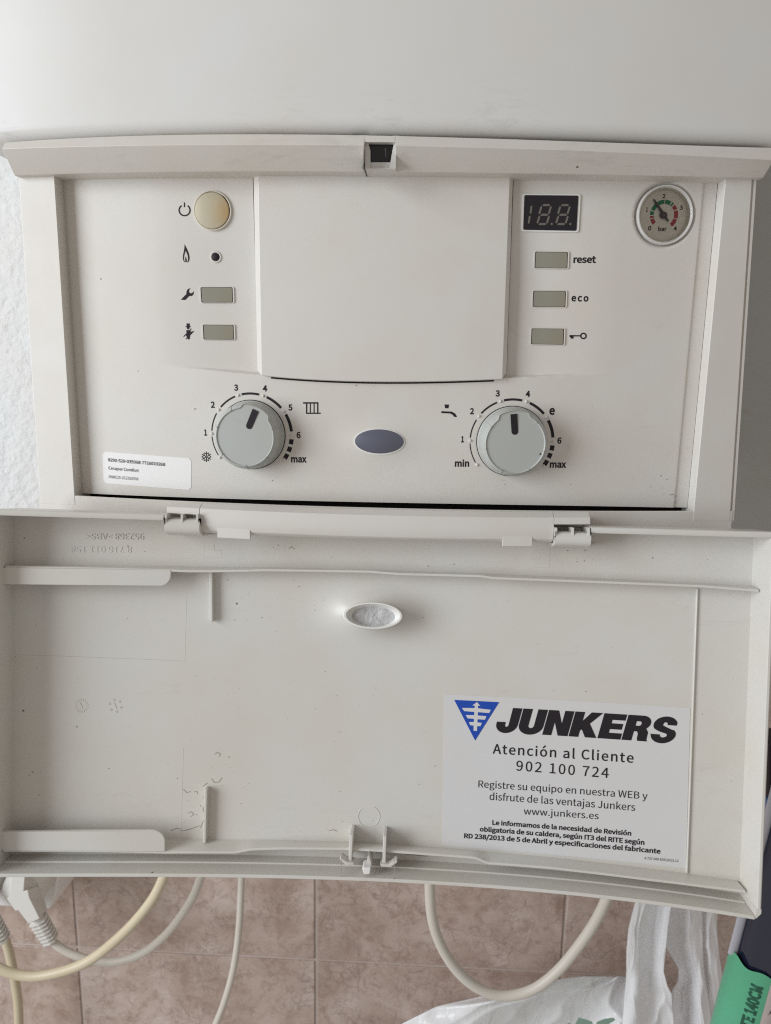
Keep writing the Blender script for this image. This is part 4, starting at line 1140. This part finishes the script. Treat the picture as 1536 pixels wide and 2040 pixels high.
# plug: moulded angled body, ribbed boot, its own cable
def plug(dx, label, with_cable):
    YP = .215
    PP = Plane(YP); kz = 160/1536
    def q(x, y): return (0+x*kz+dx, 1730+y*kz)
    root = empty('power_plug', P3(60+dx, 1790, .255), label, 'plug')
    # round base disc against the socket
    c = Plane(.245).un(54+dx, 1763)
    V = []; F = []; n = 40; R_ = .0225
    for r_, yy in ((R_, .264), (R_, .240), (R_*.93, .234), (R_*.5, .232)):
        for j in range(n): a = 2*math.pi*j/n; V.append((c[0]+r_*math.cos(a), yy, c[1]+r_*math.sin(a)))
    for i in range(3):
        for j in range(n): F.append((i*n+j, i*n+(j+1) % n, (i+1)*n+(j+1) % n, (i+1)*n+j))
    F.append(tuple(3*n+j for j in range(n)))
    link('plug_base', V, F, M['plug'], root, angle=50)
    # grip: front face outline, extruded back to the base
    fr_ = [q(*p) for p in [(230, 120), (480, 100), (450, 440), (530, 410), (560, 560), (760, 960), (540, 1060), (350, 800), (290, 810), (130, 580), (175, 540)]]
    bk_ = [q(*p) for p in [(300, 120), (640, 100), (780, 300), (800, 330), (850, 560), (900, 790), (850, 900), (700, 1000), (420, 800), (250, 600), (230, 540)]]
    A_ = [PP.pt(*PP.un(*p)) for p in fr_]; P2 = Plane(.240); B2 = [P2.pt(*P2.un(*p)) for p in bk_]
    n = len(A_); L_ = [Vector((a.x, a.z, 0)) for a in A_]
    tr = geometry.tessellate_polygon([L_]); F = [tuple(t) for t in tr]+[tuple(i+n for i in t) for t in tr]
    F += [(i, (i+1) % n, (i+1) % n+n, i+n) for i in range(n)]
    link('plug_grip', A_+B2, F, M['plug'], root, smooth=False, bevel=.0012, seg=3)
    # ribbed boot
    S_ = np.array(P3(*q(730, 960), .228)); E_ = np.array(P3(*q(960, 1330), .232))
    dd = (E_-S_); ln = np.linalg.norm(dd); dd /= ln; a1 = np.cross(dd, [0, 1, 0]); a1 /= np.linalg.norm(a1); a2 = np.cross(dd, a1)
    boot = None
    for k_ in range(7):
        t = k_/6; o_ = S_+dd*ln*t; hw, hd = .0094-.0008*k_*.4, .0085
        V = []
        for s_ in (0, 1):
            for x, y in ((-hw, -hd*.4), (-hw*.6, -hd), (hw*.6, -hd), (hw, -hd*.3), (hw, hd*.6), (hw*.4, hd), (-hw*.7, hd)):
                V.append(o_+dd*(s_*.0021)+a1*x+a2*y)
        n = 7; F = [tuple(range(n)), tuple(range(n, 2*n))]+[(i, (i+1) % n, (i+1) % n+n, i+n) for i in range(n)]
        link('boot_rib', V, F, M['plug'], root, smooth=False, bevel=.0004)
    tube('boot_core', M['plug'], root, [S_-dd*.004, (S_+E_)/2, E_+dd*.003], .0062)
    if with_cable:
        pts = [(92, 1862, .232), (110, 1880, .232), (140, 1899, .232), (185, 1914, .232), (232, 1916, .232), (285, 1898, .232), (330, 1862, .232), (370, 1811, .232), (394, 1765, .232), (408, 1710, .232), (415, 1620, .232)]
        tube('plug_cable', M['whitec'], root, [P3(*p) for p in pts], .0043)
plug(0, 'white angled plug with ribbed boot and thin white cable in the socket block', True)
plug(-96, 'white plug cut off by the left edge of the photo', False)

# ------------------------------------------------------------------ carrier bags
def ribbon(rows, y0, amp, nfold, seed, nu=100, sag=0.0, ydr=0.0):
    """film strip between a left and a right outline (picture rows), folded in depth"""
    ys = [r[0] for r in rows]; V = []; F = []
    nv = int((ys[-1]-ys[0])/3.4)
    for j in range(nv+1):
        py = ys[0]+(ys[-1]-ys[0])*j/nv
        xl_ = np.interp(py, ys, [r[1] for r in rows]); xr_ = np.interp(py, ys, [r[2] for r in rows])
        for i in range(nu+1):
            s = i/nu; px = xl_+(xr_-xl_)*s
            ph = s*nfold*math.pi*2+seed+.5*noise.noise(Vector((s*3, j*.05, seed)))
            dd = amp*(.7*math.sin(ph*.5)+.8*noise.noise(Vector((s*nfold*.9+j*.010, j*.020, seed+5))))
            for sc_, am_ in ((.55, .35), (1.2, .13)):
                rg = 1-abs(noise.noise(Vector((s*nfold*1.6*sc_+j*.016, j*.034*sc_-s*1.6, seed*1.7+sc_))))*2.6; dd += amp*am_*max(0, rg)**2
            dd += .006*math.sin(math.pi*s)
            V.append(P3(px, py, y0-dd+ydr*min(1, (py-ys[0])/185)))
    for j in range(nv):
        for i in range(nu): a = j*(nu+1)+i; F.append((a, a+1, a+nu+2, a+nu+1))
    return V, F
def film(name, m, ribbons, label, cat, parent=None):
    V = []; F = []
    for r_ in ribbons:
        v_, f_ = r_; b = len(V); V += v_; F += [tuple(b+i for i in q) for q in f_]
    o_ = link(name, V, F, m, parent, angle=180)
    s_ = o_.modifiers.new('film', 'SOLIDIFY'); s_.thickness = .0002
    if label: setp(o_, label, cat)
    return o_
film('carrier_bag', M['bag'], [
    ribbon([(1640, 1300, 1350), (1720, 1282, 1345), (1795, 1266, 1338), (1850, 1252, 1330), (1895, 1248, 1326), (1935, 1248, 1322), (1965, 1246, 1330), (1980, 1244, 1338), (2040, 1240, 1342), (2130, 1230, 1350), (2300, 1215, 1440), (2480, 1260, 1400)], .225, .010, 2.0, 1.0),
    ribbon([(1640, 1300, 1420), (1720, 1300, 1408), (1795, 1296, 1398), (1860, 1312, 1400), (1890, 1328, 1400), (1930, 1352, 1402), (1955, 1350, 1406), (1975, 1338, 1409), (2000, 1336, 1412), (2130, 1330, 1430), (2300, 1290, 1490), (2460, 1330, 1450)], .245, .010, 2.2, 4.0),
    ribbon([(1640, 1365, 1440), (1795, 1362, 1430), (1850, 1368, 1428), (1900, 1385, 1432), (1950, 1372, 1440), (2000, 1345, 1448), (2130, 1335, 1462), (2300, 1330, 1500), (2440, 1370, 1470)], .258, .008, 1.6, 7.5)],
    'white plastic carrier bag hanging by its handles beside the pole', 'bag')
b2 = film('carrier_bag', M['bag2'], [
    ribbon([(1945, 1150, 1262), (1953, 1100, 1268), (1965, 1050, 1270), (1985, 960, 1275), (2005, 870, 1280), (2015, 850, 1280), (2040, 800, 1280), (2130, 690, 1290), (2280, 640, 1300), (2420, 760, 1260), (2480, 880, 1180)], .235, .030, 1.3, 2.2, ydr=-.03)],
    'crumpled greyish white carrier bag with green leaf print at the bottom', 'bag')
BP = Plane(.168)
multi('leaf_print', mat('green_bag_print', (.24, .36, .29), .4), b2, BP, [
    [(1146, 2040), (1153, 2028), (1165, 2031), (1180, 2036), (1184, 2052), (1150, 2052)],
    [(1190, 2036), (1205, 2030), (1222, 2028), (1226, 2032), (1210, 2042), (1195, 2052), (1182, 2052)],
    [(1140, 2050), (1128, 2042), (1133, 2038), (1144, 2044)]], 0, .0004)

# ------------------------------------------------------------------ wrapped pole
pole = empty('mop_pole', P3(1470, 2100, .12), 'dark navy wrapped pole with a mint green paper sleeve leaning at the right', 'pole')
PA, PB2 = np.array(P3(1443, 2160, .12)), np.array(P3(1605, 1560, .12))
ax_ = PB2-PA; plen = np.linalg.norm(ax_); ax_ /= plen
pr1 = np.cross(ax_, [0, 1, 0]); pr1 /= np.linalg.norm(pr1)
if pr1[0] < 0: pr1 = -pr1
pr2 = np.cross(ax_, pr1); 
if pr2[1] > 0: pr2 = -pr2         # towards the room
def on_pole(l, a, r): # l along, a angle from the left edge (0) over the front (90) to the right (180)
    return PA+ax_*l+r*(-pr1*math.cos(a)+pr2*math.sin(a))
def cyl(name, m, l0, l1, r, a0=0, a1=360, lump=0, cut=None, n=64, nl=50, off=0.0, flat=1.0):
    V = []; F = []
    full = a1-a0 >= 360
    for i in range(nl+1):
        for j in range(n if full else n+1):
            a = rad(a0+(a1-a0)*j/n); l1_ = l1+(cut(math.degrees(a)) if cut else 0); l = l0+(l1_-l0)*i/nl
            rr = r+lump*noise.noise(Vector((a*5, l*30, 3)))
            p = PA+ax_*l+pr1*off+rr*(-pr1*math.cos(a)+pr2*math.sin(a)*flat); V.append(p)
    W_ = n if full else n+1
    for i in range(nl):
        for j in range(n): j2 = (j+1) % n if full else j+1; F.append((i*W_+j, i*W_+j2, (i+1)*W_+j2, (i+1)*W_+j))
    if full: F.append(tuple(range(n))); F.append(tuple(nl*n+j for j in range(n)))
    return link(name, V, F, m, pole, angle=60)
RP = .0225
def length_at(px, py):   # where along the pole a picture point falls
    q = np.array(P3(px, py, .12-RP)); return float((q-PA)@ax_)
cyl('wrapped_shaft', M['navy'], -.15, plen, RP, lump=.0009, flat=.9, off=.004)
cyl('wrapper_edge', M['lilac'], length_at(1440, 1935), plen, .004, flat=.5, off=-RP-.0035+.004)
ls = length_at(1500, 1925)
slv = cyl('paper_sleeve', M['mint'], -.15, ls, RP+.0022, a0=-40, a1=90, cut=lambda a: -.006-.003*sstep(0, 100, a)+.0016*math.sin(a*.11), off=.002, flat=.9)
slb = cyl('sleeve_back', M['label'], -.15, ls, RP+.0021, a0=90, a1=320, cut=lambda a: -.009+.002*math.sin(a*.2), off=.002, flat=.9)
def pole_text(s_, l0, l1, a_c, hgt, m, bold):
    vs, fs = glyphs(s_, bold); x0 = min(v_[0] for v_ in vs); x1 = max(v_[0] for v_ in vs); R_ = RP+.0025
    V = []
    for x, y in vs:
        l = l0+(l1-l0)*(x-x0)/(x1-x0); a = rad(a_c)-(y/CAPH-.5)*hgt/R_
        V.append(PA+ax_*l+pr1*.002+R_*(-pr1*math.cos(a)+pr2*math.sin(a)*.9))
    return link('lettering', V, fs, m, pole, smooth=False)
lt0 = length_at(1485, 2045); lt1 = length_at(1506, 1966)
pole_text('RESISTENTE 140CM', lt1-(lt1-lt0)*2.15, lt1, 68, .0085, M['dkgreen'], .02)
pole_text('Bonpura', length_at(1520, 2010)+.002, length_at(1530, 1960), 112, .004, M['dkgreen'], .0)
V = []
for l, a in ((0, 101), (.008, 108), (0, 116), (.003, 108)):
    a = rad(a); V.append(PA+ax_*(length_at(1520, 2022)+l)+pr1*.002+(RP+.0026)*(-pr1*math.cos(a)+pr2*math.sin(a)*.9))
link('leaf_mark', V, [(0, 1, 3), (1, 2, 3)], M['ink'], pole, smooth=False)
# items standing behind the door at the far right
pk = empty('detergent_packet', P3(1570, 1640, .17), 'dark packet with a blue band showing as a sliver at the right edge', 'packet')
def slab(name, m, x0, x1, y0, y1, dep=.03):
    Q = Plane(.17); c = [Q.un(x0, y0), Q.un(x1, y0), Q.un(x1, y1), Q.un(x0, y1)]
    V = [(p[0], .17, p[1]) for p in c]+[(p[0], .17+dep, p[1]) for p in c]
    link(name, V, [(0, 1, 2, 3), (4, 5, 6, 7), (0, 1, 5, 4), (1, 2, 6, 5), (2, 3, 7, 6), (3, 0, 4, 7)], m, pk, smooth=False, bevel=.003, seg=3)
slab('packet_top', M['maroon'], 1529, 1640, 1480, 1594); slab('packet_band', M['azure'], 1528, 1640, 1594, 1633); slab('packet_foot', M['lilac'], 1527, 1640, 1633, 1700)

# ------------------------------------------------------------------ grime: local scuffs and smears at their own places; painted button tints
def smudge_tints(m, spots, col, scale=220, stretch=(1, 1, 1), lo=.50, hi=.66):
    """spots: (point, radius, strength)"""
    nt = m.node_tree; N = nt.nodes; L = nt.links; b = N['Principled BSDF']
    g = N.new('ShaderNodeNewGeometry'); mp = N.new('ShaderNodeMapping'); mp.inputs['Scale'].default_value = stretch
    L.new(g.outputs['Position'], mp.inputs[0])
    n = N.new('ShaderNodeTexNoise'); n.inputs['Scale'].default_value = scale; n.inputs['Detail'].default_value = 7
    n.inputs['Roughness'].default_value = .7; n.inputs['Distortion'].default_value = 1.2; L.new(mp.outputs[0], n.inputs['Vector'])
    r = N.new('ShaderNodeMapRange'); r.inputs[1].default_value = lo; r.inputs[2].default_value = hi; L.new(n.outputs['Fac'], r.inputs[0])
    tot = None
    for p, rd, st in spots:
        d = N.new('ShaderNodeVectorMath'); d.operation = 'DISTANCE'; L.new(g.outputs['Position'], d.inputs[0]); d.inputs[1].default_value = tuple(p)
        k_ = N.new('ShaderNodeMapRange'); k_.interpolation_type = 'SMOOTHSTEP'; k_.inputs[1].default_value = 0; k_.inputs[2].default_value = rd
        k_.inputs[3].default_value = st; k_.inputs[4].default_value = 0; L.new(d.outputs['Value'], k_.inputs[0])
        if tot is None: tot = k_.outputs[0]
        else:
            a = N.new('ShaderNodeMath'); a.operation = 'MAXIMUM'; L.new(tot, a.inputs[0]); L.new(k_.outputs[0], a.inputs[1]); tot = a.outputs[0]
    mu = N.new('ShaderNodeMath'); mu.operation = 'MULTIPLY'; L.new(tot, mu.inputs[0]); L.new(r.outputs[0], mu.inputs[1])
    x = N.new('ShaderNodeMix'); x.data_type = 'RGBA'; L.new(mu.outputs[0], x.inputs[0]); x.inputs[7].default_value = (*col, 1)
    src = b.inputs['Base Color'].links[0].from_socket if b.inputs['Base Color'].links else None
    if src: L.new(src, x.inputs[6])
    else: x.inputs[6].default_value = b.inputs['Base Color'].default_value
    L.new(x.outputs[2], b.inputs['Base Color'])
def fp(x, y, h=.008): return FR.pt(*FR.un(x, y, h), h)
def dp(x, y, h=0): return D0.pt(*D0.un(x, y, h), h)
BR = (.22, .16, .12)
smudge_tints(M['crest'], [(fp(480, 338), .012, 0.21), (fp(560, 300), .030, 0.15), (fp(690, 300), .025, 0.17), (fp(800, 300), .02, 0.19), (fp(1150, 292), .030, 0.21), (fp(1480, 305), .030, 0.25), (fp(250, 300), .02, 0.13), (fp(1380, 345), .02, 0.17)], BR, 90, (.5, 1, 2.2))
smudge_tints(M['enamel'], [(fp(560, 262, .01), .035, 0.13), (fp(760, 262, .01), .03, 0.15), (fp(1000, 264, .01), .04, 0.13), (fp(20, 268, .01), .01, 0.21)], BR, 120, (.5, 1, 2))
smudge_tints(M['abs'], [(fp(1345, 992, -.0095), .006, 0.81), (fp(1170, 850, -.012), .020, 0.07), (fp(1440, 360, 0), .02, 0.13), (fp(1340, 900, -.012), .03, 0.06), (fp(1500, 560, 0), .02, 0.10), (fp(200, 985, -.012), .03, 0.08),
                    (fp(380, 1005, .009), .01, 0.21), (fp(1150, 1050, .009), .015, 0.17), (fp(640, 1015, .005), .03, 0.10)], BR, 160, (1, 1, 1.6))
smudge_tints(M['door'], [(dp(400, 1600), .014, 0.32), (dp(412, 1575, .004), .006, 0.90), (dp(433, 1503), .0035, 0.90), (dp(350, 1640), .012, 0.22), (dp(700, 1700, .01), .020, 0.28), (dp(740, 1735, .02), .022, 0.30), (dp(690, 1655), .010, 0.18),
                     (dp(820, 1690), .018, 0.18), (dp(1150, 1775, .02), .035, 0.13), (dp(620, 1165), .018, 0.13), (dp(480, 1190), .02, 0.11), (dp(1150, 1100), .012, 0.15), (dp(1180, 1075), .010, 0.18), (dp(560, 1090), .012, 0.13), (dp(30, 1310), .012, 0.22), (dp(25, 1480), .02, 0.15),
                     (dp(80, 1730, .02), .03, 0.15), (dp(450, 1742, .022), .03, 0.18), (dp(1000, 1790, .02), .03, 0.18), (dp(1450, 1790, .012), .015, 0.15)], BR, 260, (1, 1, 1.5), .47, 0.22)

# scratches, chips and dust lying on the plastic
M['scratch'] = mat('scratch_brown', (.33, .28, .23), .7, .3)
def scratch(surf, par, pts, wd=.00022):
    P_ = [surf.un(x, y, .0001) for x, y in pts]; V = []; F = []
    for i, q in enumerate(P_):
        a = np.array(P_[max(0, i-1)]); b_ = np.array(P_[min(len(P_)-1, i+1)]); d_ = (b_-a)/np.linalg.norm(b_-a); w_ = wd*(.35+.65*math.sin(math.pi*(i+.4)/len(P_)))
        V += [surf.pt(q[0]-d_[1]*w_, q[1]+d_[0]*w_, .00012), surf.pt(q[0]+d_[1]*w_, q[1]-d_[0]*w_, .00012)]
    for i in range(len(P_)-1): F.append((2*i, 2*i+1, 2*i+3, 2*i+2))
    link('scratch_mark', V, F, M['scratch'], par, smooth=False)
for pts in ([(413, 1574), (406, 1588), (410, 1600), (404, 1612), (409, 1628), (403, 1640), (399, 1650)], [(421, 1551), (427, 1559), (436, 1558), (443, 1549)], [(404, 1567), (413, 1560)],
            [(360, 1656), (378, 1652), (398, 1645)], [(374, 1620), (381, 1617), (386, 1623), (380, 1627)], [(386, 1578), (392, 1576), (394, 1582)], [(427, 1503), (433, 1499), (439, 1502), (437, 1507)],
            [(365, 1572), (372, 1579), (380, 1577)], [(340, 1655), (352, 1650), (362, 1652)], [(575, 1093), (581, 1089), (587, 1094)], [(1170, 1074), (1175, 1078), (1184, 1082)], [(655, 1655), (664, 1653), (672, 1656)],
            [(640, 1690), (652, 1684), (659, 1676)], [(800, 1700), (822, 1703), (850, 1706)]):
    scratch(D0, door, pts)
for pts in ([(1333, 986), (1341, 985), (1348, 989)], [(383, 337), (388, 338), (392, 336)]):
    scratch(PN if pts[0][1] > 900 else FR, panel, pts)
def dust(name, surf, par, n, x0, x1, y0, y1, seed, hot=()):
    rr = random.Random(seed); V = []; F = []
    for k_ in range(n):
        if hot and rr.random() < .55:
            hx_, hy_, hr_ = rr.choice(hot); x, y = rr.gauss(hx_, hr_), rr.gauss(hy_, hr_)
        else: x, y = rr.uniform(x0, x1), rr.uniform(y0, y1)
        if not (x0 < x < x1 and y0 < y < y1): continue
        u, v_ = surf.un(x, y, .0001); r_ = .00010+.00028*rr.random()**3; m_ = 6; b_ = len(V); st = 1+rr.random()*1.2; an = rr.random()*3
        for j in range(m_):
            a = 2*math.pi*j/m_; ex, ey = r_*st*math.cos(a), r_*math.sin(a)*(.7+.5*rr.random())
            V.append(surf.pt(u+ex*math.cos(an)-ey*math.sin(an), v_+ex*math.sin(an)+ey*math.cos(an), .00014))
        F.append(tuple(range(b_, b_+m_)))
    o_ = link(name, V, F, M['scratch'], par, smooth=False); o_['kind'] = 'stuff'
dust('dust_specks', DR, door, 230, 30, 1470, 1085, 1660, 3, [(400, 1600, 28), (700, 1655, 30), (600, 1165, 35), (470, 1190, 30), (1170, 1090, 25), (560, 1090, 20), (40, 1320, 25), (60, 1600, 40), (440, 1520, 30), (900, 1640, 60)])
dust('dust_specks', PN, panel, 70, 170, 1380, 380, 985, 5, [(500, 940, 40), (1160, 860, 30), (1330, 960, 30)])

pr_ = PN.pt(pc[0]+.0125, pc[1]-.0010, .002)
smudge_tints(M['pbtn'], [(pr_, .0165, .85)], (.50, .32, .12), 20, (1, 1, 1), -1.0, -.9)  # light in the translucent yellowed cap, put into colour as tan at the right
smudge_tints(M['btn'], [(PN.pt(*PN.un(x_, y_), .001), .014, .55) for x_, y_ in ((468, 592), (470, 668), (1134, 524), (1130, 600), (1127, 675))], (.27, .235, .165), 20, (1, 1, 1), -1.0, -.9)  # push button colour shifts to olive brown towards the right end
